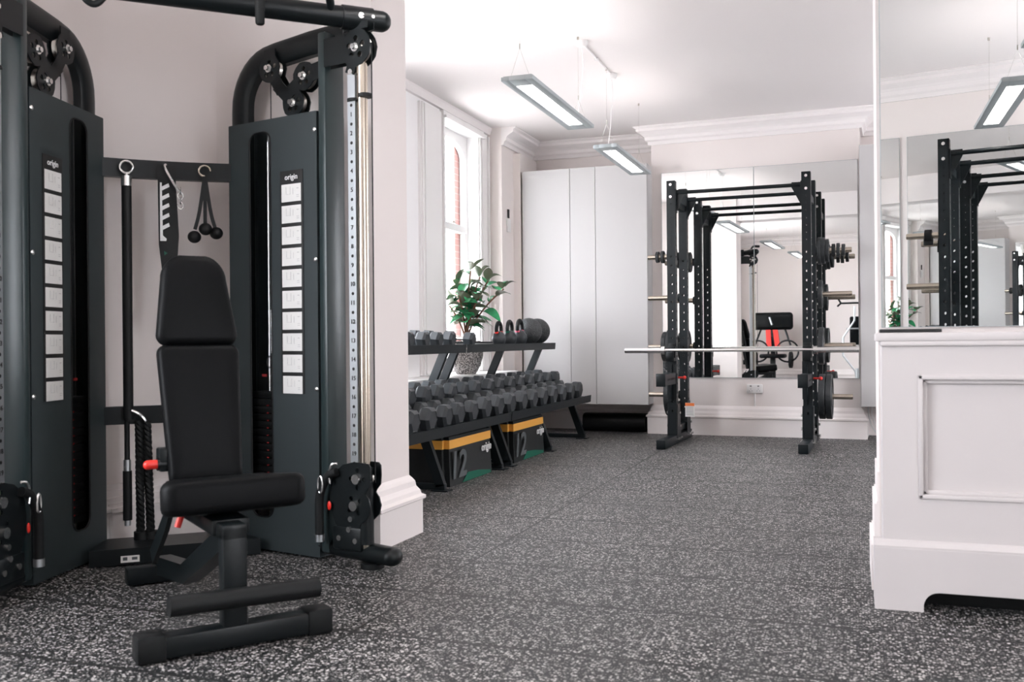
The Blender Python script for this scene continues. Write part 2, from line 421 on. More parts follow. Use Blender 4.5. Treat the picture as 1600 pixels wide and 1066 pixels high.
wrap_skirt('baseboard_rear_breast', -1.2, 2.9, -.6, 0, BBF)
skirt('baseboard_left', (WL, -1.99), (WL, 3.61), (1, 0))
skirt('baseboard_left_bay', (WX, 4.4), (WX, 9.1), (1, 0))
skirt('baseboard_left_back', (WL, 9.1), (WL, YB), (1, 0))
skirt('baseboard_back_left', (WL, YB), (-1.9, YB), (0, -1))
skirt('baseboard_back_right', (.1, YB), (XR, YB), (0, -1))
skirt('baseboard_front', (WL, -1.999), (-.4, -1.999), (0, 1))

# cornice
CO = [(0, 0), (.02, 0), (.022, -.02+.02), (.03, .03), (.05, .045), (.055, .075), (.075, .095), (.11, .115), (.125, .125), (.125, .15), (.15, .165), (.15, .175), (0, .175)]
def cornice(name, a, b, out, T=None, m=M_CEIL):
    mb = MB(T); mb.extrude_profile([(x, z+CZ-.175) for x, z in CO], (*a, 0), (*b, 0), (*out, 0)); return struct(name, mb, m)
def cornice_wrap(name, x0, x1, y0, y1, T=None):
    return mitre(name, x0, x1, y0, y1, [(x, z+CZ-.175) for x, z in CO[1:-1]]+[(.15, CZ-.0005)], T, M_CEIL)
cornice('trim_cornice_left_back', (WL, 9.1), (WL, YB), (1, 0))
cornice('trim_cornice_back', (WL, YB), (-1.9, YB), (0, -1))
cornice('trim_cornice_back_right', (.1, YB), (XR, YB), (0, -1))
cornice_wrap('trim_cornice_breast', -.99, .99, 0, .5, BRF)
cornice_wrap('trim_cornice_rear_breast', -1.2, 2.9, -.6, 0, BBF)
cornice('trim_cornice_front', (WL, -2.0), (-.4, -2.0), (0, 1))
cornice('trim_cornice_left', (WL, -2.0), (WL, PY0), (1, 0))
m = MB(); m.extrude_profile([(0, 0), (.03, 0), (.05, .05), (.05, .07), (0, .07)], (WX, 4.345, CZ-.07), (WX, 9.1, CZ-.07), (1, 0, 0)); struct('trim_bay_bead', m, M_CEIL)

# sash windows
def window(n, x, y0, y1, z0, z1, arch=True, plane=.10, seen=True):
    """frame + glass in an opening of a wall whose room face is x; sash set back by plane"""
    gx = x-plane; mb = MB(); fwid = .07
    mb.bx((gx-.05, y0, z0), (gx, y0+fwid, z1)); mb.bx((gx-.05, y1-fwid, z0), (gx, y1, z1))
    mb.bx((gx-.05, y0+fwid, z0), (gx, y1-fwid, z0+.09))
    zm = z0+(z1-z0)*.60
    mb.bx((gx-.05, y0+fwid, zm-.035), (gx+.02, y1-fwid, zm+.035), .006)
    a = (y1-y0)/2-fwid; cy = (y0+y1)/2; zt = z1-.07
    top = [(cy-a, z1), (cy-a, zt-.16)]+[(cy-a*cos(pi*i/16), zt-.16+.16*sin(pi*i/16)) for i in range(1, 16)]+[(cy+a, zt-.16), (cy+a, z1)]
    if arch:
        T = Matrix.Translation((gx, 0, 0)) @ Matrix.Rotation(pi/2, 4, 'Z')
        mb.plate(top[::-1], (), .05, T)
    else: mb.bx((gx-.05, y0+fwid, z1-.09), (gx, y1-fwid, z1))
    o = struct('window_%d' % n, mb, M_WHITE)
    g = MB(); g.bx((gx-.028, y0+.06, z0+.08), (gx-.024, y1-.06, z1-.02)); go = obj('pane', g, M_FLATGLASS, o, smooth=False)
    c = MB(); c.box((gx+.03, cy, zm+.045), (.02, .06, .018), .004); obj('sash_catch', c, M_STEEL, o)
    s_ = MB(); s_.bx((gx-.05, y0-.0, z0-.03), (x+.02, y1, z0+.001), .005); obj('sill_board', s_, M_WHITE, o)
    if n >= 4: portal((XR+.18, cy, (z0+z1)/2), z1-z0, y1-y0, (0, pi/2, 0))
    else: portal((gx-.08, cy, (z0+z1)/2), z1-z0, y1-y0, (0, -pi/2, 0))
    return o
window(1, WX, 7.95, 8.80, .655, 2.93)
window(2, WX, 5.0, 6.5, .655, 2.93, False)
window(3, WL, -.4, 1.9, .6, 2.9, False)  # out of view beside the camera, added only to light the room
o_ = window(5, 0, 7.5, 8.8, .6, 2.9, False); o_.location = (XR, 0, 0); o_.scale = (-1, 1, 1)  # hidden by the partition, added to light the back room from the right
o_ = window(4, 0, .0, 1.0, .7, 2.8, False); o_.location = (XR, 0, 0); o_.scale = (-1, 1, 1)  # out of view, added to light the pier and cable machine from the right
# architraves and deep sill in the bay
def archit(n, y0, y1):
    mb = MB()
    mb.bx((WX, y0, .66), (WX+.022, y1, 2.98)); mb.bx((WX+.02, y0+.02, .66), (WX+.036, y0+.05, 2.98)); mb.bx((WX+.02, y1-.05, .66), (WX+.042, y1-.02, 2.98))
    mb.bx((WX+.02, y0+.085, .66), (WX+.03, y1-.085, 2.98))
    struct('trim_%d' % n, mb, M_WHITE)
archit(1, 7.45, 7.955); archit(2, 8.795, 9.08); archit(3, 6.49, 6.72); archit(4, 4.8, 5.01)
m = MB(); m.bx((WX, 7.9, 2.93), (WX+.07, 8.9, 2.955), .004); m.bx((WX, 7.9, 2.955), (WX+.045, 8.9, 3.0), .004); struct('trim_window_head', m, M_WHITE)
m = MB(); m.bx((WX-.1, 4.42, .617), (-3.14, 9.1, .65), .008); m.bx((WX, 4.42, .58), (-3.19, 9.08, .618), .006); struct('trim_bay_sill', m, M_WHITE)
m = MB(); m.bx((WX, 4.42, .0), (-3.24, 9.08, .58)); struct('wall_bay_apron', m, M_WALL)
# outside: brick jamb and the building across the street
m = MB(); m.bx((WX-.20, 8.62, .4), (WX-.161, 9.3, 3.2)); struct('wall_brick_jamb', m, M_BRICK)
bld = thing('stone_building', 'pale stone building across the street seen through the window behind the plant', 'building', (-19, 40, -6))
m = MB(); m.bx((-6, -10, -1), (0, 14, 20)); obj('facade', m, M_STONE, bld, smooth=False)
for i in range(6):
    for k in range(6):
        m = MB(); y = -8.5+i*3.6; z = .5+k*3.1
        m.bx((-.05, y, z), (.03, y+1.1, z+1.9)); f = obj('window', m, M_STREETGLASS, bld, smooth=False)
        m = MB(); m.bx((.0, y-.1, z-.15), (.15, y+1.2, z)); obj('ledge', m, M_STONE, f, smooth=False)
m = MB(); m.bx((-80, -60, -7.2), (-3.7, 90, -7)); struct('ground', m, M_STONE)

# ---------------------------------------------------------------- mirrors
def mirror(label, T, x0, x1, z0, z1, y=-.012, frame_l=False):
    mb = MB(T); mb.bx((x0, y, z0), (x1, y+.006, z1)); c = T @ Vector(((x0+x1)/2, y, z0))
    o = obj('wall_mirror', mb, M_MIRROR, world=True, loc=(c.x, c.y, c.z), smooth=False)
    tag(o, label, 'mirror', None)
    e = MB(T); t = .0025; yy = y-.001
    e.bx((x0, yy, z0), (x0+t, y+.012, z1)); e.bx((x1-t, yy, z0), (x1, y+.012, z1)); e.bx((x0, yy, z0), (x1, y+.012, z0+t)); e.bx((x0, yy, z1-t), (x1, y+.012, z1))
    obj('edge', e, M_SILVER, o, world=True, smooth=False)
    return o
mirror('left pane of the large wall mirror behind the power rack', BRF, -.885, .020, .565, 2.615)
mirror('right pane of the large wall mirror behind the power rack', BRF, .022, .972, .565, 2.615)
mirror('frameless mirror standing above the white counter at the right', Matrix.Translation((0, QY0, 0)), .100, 2.4, .985, 2.95, -.012)
BM = BBF @ Matrix.Rotation(pi, 4, 'Z')
mirror('wide mirror reflected in the counter mirror, behind the second rack', BM, -1.9, .427, .5, 2.6)
mirror('narrow mirror reflected in the counter mirror, left of the second rack', BM, .485, 1.15, .5, 2.6)

# ---------------------------------------------------------------- fitted wall cabinets
def wall_cab(label, x0, x1, z0, z1, doors, y0=9.45, y1=10.04):
    t = thing('wall_cabinet', label, 'cabinet', ((x0+x1)/2, y0, z0))
    mb = MB(); mb.bx((x0, y0+.022, z0), (x1, y1, z1)); obj('body', mb, M_CAB, t, world=True, smooth=False)
    for a, b in doors:
        mb = MB(); mb.bx((a+.0022, y0, z0-.002), (b-.0022, y0+.02, z1), .0015); obj('door', mb, M_CAB, t, world=True, smooth=False)
    return t
wall_cab('tall white handleless wall cabinet with three doors in the back left corner', -3.205, -1.905, .305, 2.685, [(-3.205, -2.695), (-2.695, -2.432), (-2.432, -1.905)])
wall_cab('narrow white wall cabinet to the right of the mirror and power rack', .064, .66, .315, 2.715, [(.064, .66)])
m = MB(); m.bx((WL, 9.455, 0), (-3.222, 10.0, CZ-.2)); struct('trim_cabinet_filler', m, M_WALL)
m = MB(); m.bx((-3.222, 9.50, .31), (-3.205, 10.0, 2.68)); struct('trim_cabinet_gap_shade', m, M_DARK)  # black strip standing in for the shade inside the gap

# ---------------------------------------------------------------- pendant lamps
LZ = 2.445
def lamp(x, y0, y1, label, rose=None):
    L = y1-y0; t = thing('pendant_light', label, 'pendant light', (x, (y0+y1)/2, LZ), 0, 'linear pendant lights')
    a = L/2; w2 = .096
    mb = MB(); b = .046
    mb.bx((-w2, -a, 0), (-w2+b, a, .024), .002); mb.bx((w2-b, -a, 0), (w2, a, .024), .002)
    mb.bx((-w2+b, -a, 0), (w2-b, -a+.13, .024), .002); mb.bx((-w2+b, a-.13, 0), (w2-b, a, .024), .002); mb.bx((-w2+.01, -a+.01, .018), (w2-.01, a-.01, .030))
    obj('housing', mb, M_SILVER, t)
    mb = MB(); mb.bx((-w2+b, -a+.13, .012), (w2-b, a-.13, .016)); d = obj('diffuser', mb, M_LENS, t, smooth=False)
    mb = MB()
    n = 36
    for i in range(n): yy = -a+.14+(L-.28)*i/(n-1); mb.bx((-w2+b, yy-.001, .002), (w2-b, yy+.001, .012))
    for k in (-.016, .016): mb.bx((k-.001, -a+.13, .003), (k+.001, a-.13, .012))
    obj('louvre', mb, M_LGREY, d, smooth=False)
    mb = MB(); mb.bx((-w2+.02, -a+.06, .030), (w2-.02, a-.06, .033)); obj('uplight', mb, M_UPL, t, smooth=False)
    for s_ in (-1, 1):
        mb = MB(); y = s_*(a-.06)
        mb.cyl((-.06, y, .026), (0, y, .2), .0009, 6); mb.cyl((.06, y, .026), (0, y, .2), .0009, 6); mb.cyl((0, y, .2), (0, y, CZ-LZ), .0009, 6)
        mb.cyl((0, y, .195), (0, y, .225), .004, 8); mb.cyl((0, y, CZ-LZ-.02), (0, y, CZ-LZ), .008, 10)
        obj('suspension_wire', mb, M_STEEL, t)
    if rose is not None:
        s_ = rose
        mb = MB(); y = s_*(a+.04) if s_ > 0 else -a+.24
        mb.lathe([(0, CZ-LZ-.045), (.03, CZ-LZ-.042), (.045, CZ-LZ-.02), (.045, CZ-LZ)], (0, y, 0)); ro = obj('ceiling_rose', mb, M_WHITE, t)
        mb = MB(); y2 = s_*(a-.1)
        mb.tube(spline([(0, y, CZ-LZ-.04), (.008, y+.005, .45), (-.006, y, .32), (.004, (y+y2)/2, .2), (.0, y2, .03)], 6), .0028, 6); obj('power_cord', mb, M_WHITE, t)
    return t
lamp(-1.81, 5.26, 6.65, 'grey rectangular pendant light hanging nearest the camera in the middle of the room', 1)
lamp(-1.81, 7.36, 8.70, 'grey rectangular pendant light hanging furthest back in front of the white cabinets', -1)
lamp(-1.72, 2.45, 3.8, 'pendant light seen only in the back mirror, middle one of the reflected row')
lamp(-1.60, .3, 1.65, 'lit pendant light seen only in the back mirror, rightmost of the row')
lamp(.93, .02, 1.40, 'pendant light seen in the counter mirror above the second rack')
lamp(.93, 2.1, 3.45, 'pendant light seen at the top right corner of the counter mirror')
lamp(.93, 5.26, 6.6, 'unseen pendant light added behind the right wall end to light the room, front')  # out of sight, added purely as a light source
lamp(.93, 7.36, 8.7, 'unseen pendant light added behind the right wall end to light the room, back')  # another added light source that stays out of sight
m = MB(); m.cyl((-1.81, 6.69, CZ-.008), (-1.81, 7.6, CZ-.008), .007, 10); m.box((-1.81, 7.12, CZ-.012), (.03, .03, .02), .003)
tag(obj('ceiling_conduit', m, M_WHITE, world=True, loc=(-1.81, 7.1, CZ)), 'thin white cable conduit on the ceiling joining the two lamp roses', 'conduit')

# ---------------------------------------------------------------- counter (panelled cover)
CX0 = .094; CY0 = 3.64; CH = .965
t = thing('counter_cabinet', 'white panelled counter cabinet with arched foot cut-out under the mirror', 'cabinet', (1.2, 3.75, 0))
CX1 = 2.3
m = MB(); m.box(((CX0+CX1)/2-.005, (CY0+QY0)/2-.012, .95), (CX1-CX0+.03, QY0-CY0+.002, .03), .006); obj('worktop', m, M_COUNTER, t, world=True)
m = MB(); m.bx((CX0-.004, CY0-.012, .918), (CX1, QY0-.01, .936), .005); obj('top_moulding', m, M_COUNTER, t, world=True)
PNL = [(.222+i*.99, .222+i*.99+.86) for i in range(2)]
m = MB()
T = Matrix.Translation((0, CY0, 0))
m.plate([(CX0, .22), (CX1, .22), (CX1, .92), (CX0, .92)], [[(a, .40), (a, .805), (b, .805), (b, .40)] for a, b in PNL], .03, T)
m.bx((CX0, CY0+.03, .12), (CX0+.02, QY0-.005, .92)); m.bx((CX0+.02, CY0+.022, .22), (CX1, CY0+.032, .92))
obj('body', m, M_COUNTER, t, world=True, smooth=False)
for a, b in PNL:
    m = MB(); q = .018
    for (x0, z0, x1, z1) in ((a, .40, a+q, .805), (b-q, .40, b, .805), (a, .40, b, .40+q), (a, .805-q, b, .805)):
        m.bx((x0, CY0+.008, z0), (x1, CY0+.024, z1), .006)
    for (x0, z0, x1, z1) in ((a-.012, .388, a+.004, .817), (b-.004, .388, b+.012, .817), (a-.012, .388, b+.012, .404), (a-.012, .801, b+.012, .817)):
        m.bx((x0, CY0-.007, z0), (x1, CY0+.004, z1), .004)
    obj('panel_moulding', m, M_COUNTER, t, world=True)
ar = [(CX0-.03, 0), (CX0-.03, .20), (CX1, .20), (CX1, 0), (CX1-.12, 0)]
ax0, ax1 = .222, CX1-.12
ar = [(CX0-.03, 0), (CX0-.03, .215), (CX1, .215), (CX1, 0), (ax1, 0), (ax1, .02)]+[(ax1-.05+.05*cos(pi/2*i/6), .02+.05*sin(pi/2*i/6)) for i in range(1, 7)]+[(ax0+.05-.05*sin(pi/2*i/6), .02+.05*cos(pi/2*i/6)) for i in range(0, 7)]+[(ax0, 0)]
m = MB(); m.plate(ar, (), .03, Matrix.Translation((0, CY0-.022, 0))); m.bx((CX0-.03, CY0+.008, 0), (CX0, QY0-.06, .215)); obj('plinth', m, M_COUNTER, t, world=True, smooth=False)
m = MB(); m.extrude_profile([(0, 0), (.02, 0), (.02, .008), (.008, .022), (0, .028)], (CX0-.03, CY0, .215), (CX1, CY0, .215), (0, -1, 0)); obj('plinth_moulding', m, M_COUNTER, t, world=True, smooth=False)
m = MB(); m.bx((CX0+.02, CY0+.10, .0), (CX1, CY0+.12, .3)); obj('back_board', m, M_DARK, t, world=True, smooth=False)
m = MB(); m.bx((.088, 3.635, .9655), (.288, 3.73, .9775), .002)
tag(obj('notebook', m, M_INK, world=True, loc=(.19, 3.68, .9655)), 'thin black notebook lying on the left end of the white counter', 'notebook')

# ---------------------------------------------------------------- small wall things
t = thing('wall_socket', 'white double power socket below the wall mirror', 'socket', tuple(BRF @ Vector((.015, -.012, .46))), BR_A)
m = MB(); m.box((0, 0, 0), (.15, .022, .088), .006); obj('face_plate', m, M_WHITE, t)
for s_ in (-1, 1):
    m = MB(); m.box((s_*.036, -.0115, .026), (.018, .004, .014), .002)
    m.box((s_*.036, -.011, -.002), (.005, .003, .010)); m.box((s_*.036-.012, -.011, -.02), (.008, .003, .005)); m.box((s_*.036+.012, -.011, -.02), (.008, .003, .005))
    obj('switched_outlet', m, M_GREYINK, t)
m = MB(BRF); m.bx((.008, -.012, .29), (.022, 0, .42), .002); tag(obj('cable_trunking', m, M_WHITE, world=True, loc=tuple(BRF @ Vector((.015, -.01, .29)))), 'short white cable trunking running down from the double socket', 'trunking')
t = thing('thermostat', 'small white wall thermostat with a black slot left of the tall cabinets', 'thermostat', (WL, 9.27, 2.14))
m = MB(); m.bx((0, -.045, -.09), (.02, .045, .04), .004); obj('housing', m, M_WHITE, t)
m = MB(); m.bx((.004, -.018, .05), (.016, .018, .14), .004); obj('sensor', m, M_INK, t)
for lab, dx in (('thin grey cable looping down under the narrow right cabinet, left one', 0), ('thin white cable looping under the narrow right cabinet, right one', .03)):
    m = MB(); m.tube(spline([(.13+dx, 9.75, .318), (.135+dx, 9.72, .2), (.17+dx, 9.65, .10), (.24+dx, 9.62, .03), (.4+dx, 9.65, .012)], 8), .007, 8)
    tag(obj('loose_cable', m, M_WHITE if dx else M_LGREY, world=True, loc=(.4+dx, 9.65, 0)), lab, 'cable', 'cables under the right cabinet')
# rolled black mat under the cabinets
m = MB(); pr = [(.13*(abs(cos(a))**.6)*(1 if cos(a) > 0 else -1)*1.1, .093*(abs(sin(a))**.75)*(1 if sin(a) > 0 else -1)+.093) for a in [2*pi*i/24 for i in range(24)]]
path = [Vector((-2.66, 9.84, 0)), Vector((-2.5, 9.85, .012)), Vector((-2.25, 9.86, .012)), Vector((-2.1, 9.86, .006)), Vector((-2.0, 9.86, 0))]
m.tube([Vector((p.x, p.y, 0)) for p in path], 0, prof=[(z*1.0, x) for x, z in pr], up=(0, 0, 1))
tag(obj('rolled_mat', m, M_DARK, world=True, loc=(-2.33, 9.86, 0)), 'soft black bag lying on the floor under the tall white cabinets', 'bag')

# ================================================================== CABLE MACHINE
CM = Vector((-2.943, 3.648, 0)); FA = R(-44.75)
cm = thing('cable_machine', 'black corner cable crossover machine with two weight towers and overhead bar', 'cable machine', tuple(CM))
RA = Vector((-2.733, 3.822, 0)); AR = R(-13.1); LA = Vector((-3.152, 3.474, 0)); AL = R(-76.4)
def pulley_wheel(mb_w, mb_b, T, s, y, z, r, w=.022, side=1):
    """wheel lying in the tower plane, bolt on the visible side"""
    mb_w.T = T
    mb_w.lathe([(0, -w/2), (r*.35, -w/2), (r*.4, -w*.3), (r*.8, -w*.3), (r*.85, -w/2), (r, -w/2), (r*.86, 0), (r, w/2), (r*.85, w/2), (r*.8, w*.3), (r*.4, w*.3), (r*.35, w/2), (0, w/2)], (s, y, z), (0, 1, 0), 28)
    mb_b.T = T
    mb_b.cyl((s, y-.03, z), (s, y+.03*1+.004*side, z), .019, 14); mb_b.cyl((s, y+side*.03, z), (s, y+side*.046, z), .012, 6)
    for k in range(5):
        a = 2*pi*k/5+.4; mb_b.T = T
def bracket(mb, T, y, pts, links, th=.008, k=1.22):
    mb.T = T
    for (s, z, r) in pts:
        rr = r*k
        for yy in (y-.021, y+.021):
            n = 26; prof = [(s+(rr+(.0025 if i % 4 == 0 else 0))*cos(2*pi*i/n), z+(rr+(.0025 if i % 4 == 0 else 0))*sin(2*pi*i/n)) for i in range(n)]
            holes = [circ(s+r*.62*cos(a), z+r*.62*sin(a), r*.21, 8) for a in [2*pi*q/5+.3 for q in range(5)]]
            mb.plate(prof, holes, .005, Matrix.Translation((0, yy-.0025, 0)))
    for a, b, wd in links:
        A = Vector((a[0], 0, a[1])); B = Vector((b[0], 0, b[1])); d = (B-A).normalized()
        for (s, z, r) in pts:
            if (A-Vector((s, 0, z))).length < .02: A = A+d*r*.95
            if (B-Vector((s, 0, z))).length < .02: B = B-d*r*.95
        d = B-A; n = Vector((-d.z, 0, d.x)).normalized()*wd/2
        for yy in (y-.021, y+.021):
            q = [A+n, A-n, B-n, B+n]; mb.plate([(v.x, v.z) for v in q], (), .0045, Matrix.Translation((0, yy-.00225, 0)))
def tower(base, ang, sg, side_word):
    """s runs from the rear column to the front rails; +y*sg is the side seen in the photograph"""
    T = frame(base, ang)
    P = lambda s, y, z: (s, y*sg, z)
    # shroud with a rounded slot
    m = MB(T); sl = rrect(.138, .16, .274, 1.905, .05)
    yy = -.0 if sg > 0 else -.004
    m.plate(rrect(0, .012, .555, 1.957, .004, 2), [sl], .004, Matrix.Translation((0, yy, 0)))
    for s0, s1 in ((0, .004), (.551, .555)): m.bx((s0, 0 if sg < 0 else -.17, .012), (s1, .17 if sg < 0 else 0, 1.957))
    m.bx((0, .168 if sg < 0 else -.172, .012), (.555, .172 if sg < 0 else -.168, 1.957))
    sh = obj('weight_shroud', m, M_PANEL, cm, world=True)
    m = MB(T)
    z0 = .16; z1 = 1.885
    rim = [(.207+(s-.207)*1.0, z) for s, z in sl]
    m.tube([P(s, .004, z) for s, z in rim], .004, 6, closed=True); obj('slot_edging', m, M_DARK, sh, world=True)
    # placard with ten cards
    m = MB(T); m.box(P(.405, .006, 1.217), (.138, .004, .99), .001); pl = obj('exercise_placard', m, M_INK, sh, world=True)
    for k in range(10):
        zc = 1.612-k*.0945
        m = MB(T); m.box(P(.405, .009, zc), (.118, .002, .078), .0006); c = obj('exercise_card', m, M_PAPER, pl, world=True, smooth=False)
        m = MB(T)
        for dx, dz, w_, h_ in ((-.03, .012, .0012, .03), (-.005, .01, .0012, .036), (.012, .006, .0012, .028), (-.018, -.006, .03, .0012), (.04, .018, .012, .003), (.04, -.012, .014, .002), (.04, -.02, .014, .002)):
            m.box(P(.405+dx*(-sg), .0104, zc+dz), (w_, .001, h_))
        obj('card_drawing', m, M_FAINT, pl, world=True, smooth=False)
    m = MB(T)
    m.text('origin', .034, Matrix.Translation(P(.405, .0085, 1.682)) @ (Matrix.Rotation(pi, 4, 'Z') if sg > 0 else Matrix.Identity(4)), .001)
    obj('placard_lettering', m, M_WPRINT, pl, world=True, smooth=False)
    for z in (1.875, 1.31, .745):
        m = MB(T); m.sph(P(.545, .006, z), .011, (1, .6, 1), 12); obj('shroud_screw', m, M_ZINC, sh, world=True)
    # weight stack and guide rods inside
    m = MB(T)
    for k in range(16): m.box(P(.207, -.085, .20+k*.034), (.2, .11, .031), .003)
    ws = obj('weight_stack', m, M_DARK, cm, world=True)
    m = MB(T)
    for k in range(14): m.box(P(.207, -.029, .22+k*.034), (.012, .002, .006))
    m.box(P(.19, -.028, .80), (.03, .003, .012)); obj('stack_scale', m, M_DIMRED, ws, world=True, smooth=False)
    m = MB(T); m.cyl(P(.165, -.085, .05), P(.165, -.085, 1.94), .008, 14); m.cyl(P(.25, -.085, .05), P(.25, -.085, 1.94), .008, 14); obj('guide_rods', m, M_CHROME, cm, world=True)
    m = MB(T); m.cyl(P(.207, -.06, .9), P(.207, -.06, 1.1), .006, 8); m.tube([P(.207+.03*cos(a), -.055, .86+.03*sin(a)) for a in [2*pi*i/12 for i in range(12)]], .003, 6, closed=True); obj('selector_pin', m, M_ZINC, ws, world=True)
    # rear column, rounded shoulder and top rail: one bent flat-oval tube
    hw = .058
    pts = [(.0, .06), (.0, 1.0), (.0, 2.04)]
    for i in range(1, 9):
        a = pi/2*i/9; pts.append((.0+.20-.20*cos(a), 2.05+.215*sin(a)))
    pts += [(.23, 2.27), (.45, 2.285), (.66, 2.29)]
    prof = [(.052*cos(a)*1.0*(abs(cos(a))**-.25 if abs(cos(a)) > .01 else 1), .034*sin(a)) for a in [2*pi*i/20 for i in range(20)]]
    prof = [(.055*max(-1, min(1, 1.25*cos(a))), .034*sin(a)) for a in [2*pi*i/24 for i in range(24)]]
    m = MB(T); m.tube([P(s, -.085, z) for s, z in pts], 0, prof=prof, up=(1, 0, 0)); obj('bent_frame', m, M_BLACK, cm, world=True)
    # front upright: wide flat-oval post
    m = MB(T); m.tube([P(.66, -.03, .04), P(.66, -.03, 2.29)], 0, prof=[(.052*cos(a)*(1.25 if False else 1), .062*sin(a)) for a in [2*pi*i/4+pi/4 for i in range(4)]], up=(1, 0, 0))
    m2 = MB(T); m2.box(P(.594, -.048, 1.165), (.044, .120, 2.25), .008); m.bm.free()
    obj('front_post', m2, M_POST_LIT, cm, world=True)
    # floor tubes and feet
    m = MB(T); m.tube([P(.0, -.05, .07), P(.5, -.05, .065), P(.72, -.03, .06), P(.9, -.01, .06), P(.955, -.005, .06)], 0, prof=[(.04*cos(a), .05*sin(a)) for a in [2*pi*i/16 for i in range(16)]])
    m.sph(P(.95, -.005, .06), .045, (1, 1.1, .9), 14); obj('floor_tube', m, M_BLACK, cm, world=True)
    m = MB(T)
    for s_ in (.84, .05): m.cyl(P(s_, -.01, 0), P(s_, -.01, .022), .05, 18)
    obj('foot_pad', m, M_RUB, cm, world=True)
    # guide rail and numbered height strip
    m = MB(T); m.cyl(P(.815, 0, .08), P(.815, 0, 2.12), .0235, 24); obj('guide_rail', m, M_BRASS, cm, world=True)
    m = MB(T); st = .0795; zs = [2.0-.012-st*k for k in range(20)]
    holes = [circ(.767, z-.04, .007, 8) for z in zs]
    m.plate([(.746, .10), (.788, .10), (.788, 2.08), (.746, 2.08)], holes, .006, Matrix.Translation((0, .012*sg-.003, 0)))
    m.box(P(.767, -.014, 1.09), (.03, .02, 1.98)); hs = obj('height_strip', m, M_ALU, cm, world=True)
    m = MB(T)
    for k, z in enumerate(zs[1:]): m.text(str(k+1), .026, Matrix.Translation(P(.767, .0165, z)) @ (Matrix.Rotation(pi, 4, 'Z') if sg > 0 else Matrix.Identity(4)), .0008)
    for z in zs: m.cyl(P(.767, .0, z-.04), P(.767, .0158, z-.04), .007, 10)
    obj('height_numbers', m, M_INK, hs, world=True, smooth=False)
    m = MB(T); m.cyl(P(.775, .005, 1.965), P(.775, .005, 1.975), .03, 16); m.cyl(P(.83, 0, 1.975), P(.83, 0, 1.99), .03, 16); obj('rail_stop', m, M_RUB, cm, world=True)
    # cables
    m = MB(T); m.cyl(P(.868, .0, .36), P(.868, .0, 2.2), .0028, 6)
    m.cyl(P(.165+.02, -.085, 1.0), P(.185, -.085, 2.2), .0025, 6); m.cyl(P(.49, -.085, .6), P(.49, -.085, 2.13), .0025, 6); m.cyl(P(.235, -.085, 2.25), P(.70, -.085, 2.262), .0028, 6)
    obj('cable', m, M_RUB, cm, world=True)
    # three-pulley bracket under the top rail and the front pulley
    bm_ = MB(T); bracket(bm_, T, 0, [(0, 0, .01)], []) if False else None
    yb = -.055*sg
    pts3 = [(.232, 2.198, .052), (.446, 2.132, .052), (.380, 2.022, .052)]
    bracket(bm_, T, yb, pts3, [((.232, 2.198), (.305, 2.085), .06), ((.275, 2.12), (.380, 2.022), .06), ((.446, 2.132), (.345, 2.065), .06), ((.446, 2.132), (.6, 2.155), .075), ((.236, 2.235), (.236, 2.285), .07)])
    br = obj('pulley_bracket', bm_, M_BLACK, cm, world=True)
    for s_, z, r in pts3:
        mw = MB(T); mb_ = MB(T); pulley_wheel(mw, mb_, T, s_, yb, z, r, side=sg)
        obj('pulley_wheel', mw, M_STEEL, br, world=True); obj('pulley_bolt', mb_, M_ZINC, br, world=True)
    bf = MB(T); bracket(bf, T, 0., [(.80, 2.185, .062)], [((.62, 2.19), (.80, 2.19), .12), ((.79, 2.15), (.765, 2.08), .05), ((.80, 2.2), (.80, 2.29), .13)], k=1.28)
    fb = obj('top_pulley_bracket', bf, M_BLACK, cm, world=True)
    mw = MB(T); mb_ = MB(T); pulley_wheel(mw, mb_, T, .80, 0, 2.185, .062, side=sg)
    mb_.T = T; mb_.cyl(P(.775, -.03, 2.085), P(.775, .032, 2.085), .012, 10)
    obj('pulley_wheel', mw, M_STEEL, fb, world=True); obj('pulley_bolt', mb_, M_ZINC, fb, world=True)
    # sliding carriage, set low
    mc = MB(T)
    for yy in (-.036, .030):
        o_ = [(.72, .12), (.80, .12), (.815, .185), (.835, .20), (.862, .225), (.872, .262), (.862, .295), (.842, .315), (.852, .33), (.870, .35), (.874, .39), (.872, .43), (.86, .442), (.78, .445), (.72, .43), (.68, .40), (.655, .36), (.645, .30), (.65, .23), (.68, .175)]
        hs_ = [circ(.80+.036*cos(a), .375+.036*sin(a), .0105, 8) for a in [2*pi*q/4 for q in range(4)]]+[circ(.785+.036*cos(a), .262+.036*sin(a), .0105, 8) for a in [2*pi*q/4+.6 for q in range(4)]]
        mc.plate(o_, hs_, .006, Matrix.Translation((0, yy*1, 0)))
    mc.cyl(P(.815, 0, .10), P(.815, 0, .42), .034, 18); mc.box(P(.74, 0, .12), (.16, .08, .10), .01)
    ca = obj('pulley_carriage', mc, M_BLACK, cm, world=True)
    for s_, z in ((.80, .375), (.785, .262)):
        mw = MB(T); mb_ = MB(T); pulley_wheel(mw, mb_, T, s_, 0, z, .05, side=sg)
        mb_.T = T; mb_.cyl(P(s_, .034, z), P(s_, .050, z), .021, 14)
        obj('pulley_wheel', mw, M_STEEL, ca, world=True); obj('pulley_bolt', mb_, M_ZINC, ca, world=True)
    for s_, z in ((.755, .16), (.70, .12), (.79, .115), (.765, .205)):
        mb_ = MB(T); mb_.cyl(P(s_, .03, z), P(s_, .044, z), .012, 10); obj('carriage_bolt', mb_, M_ZINC, ca, world=True)
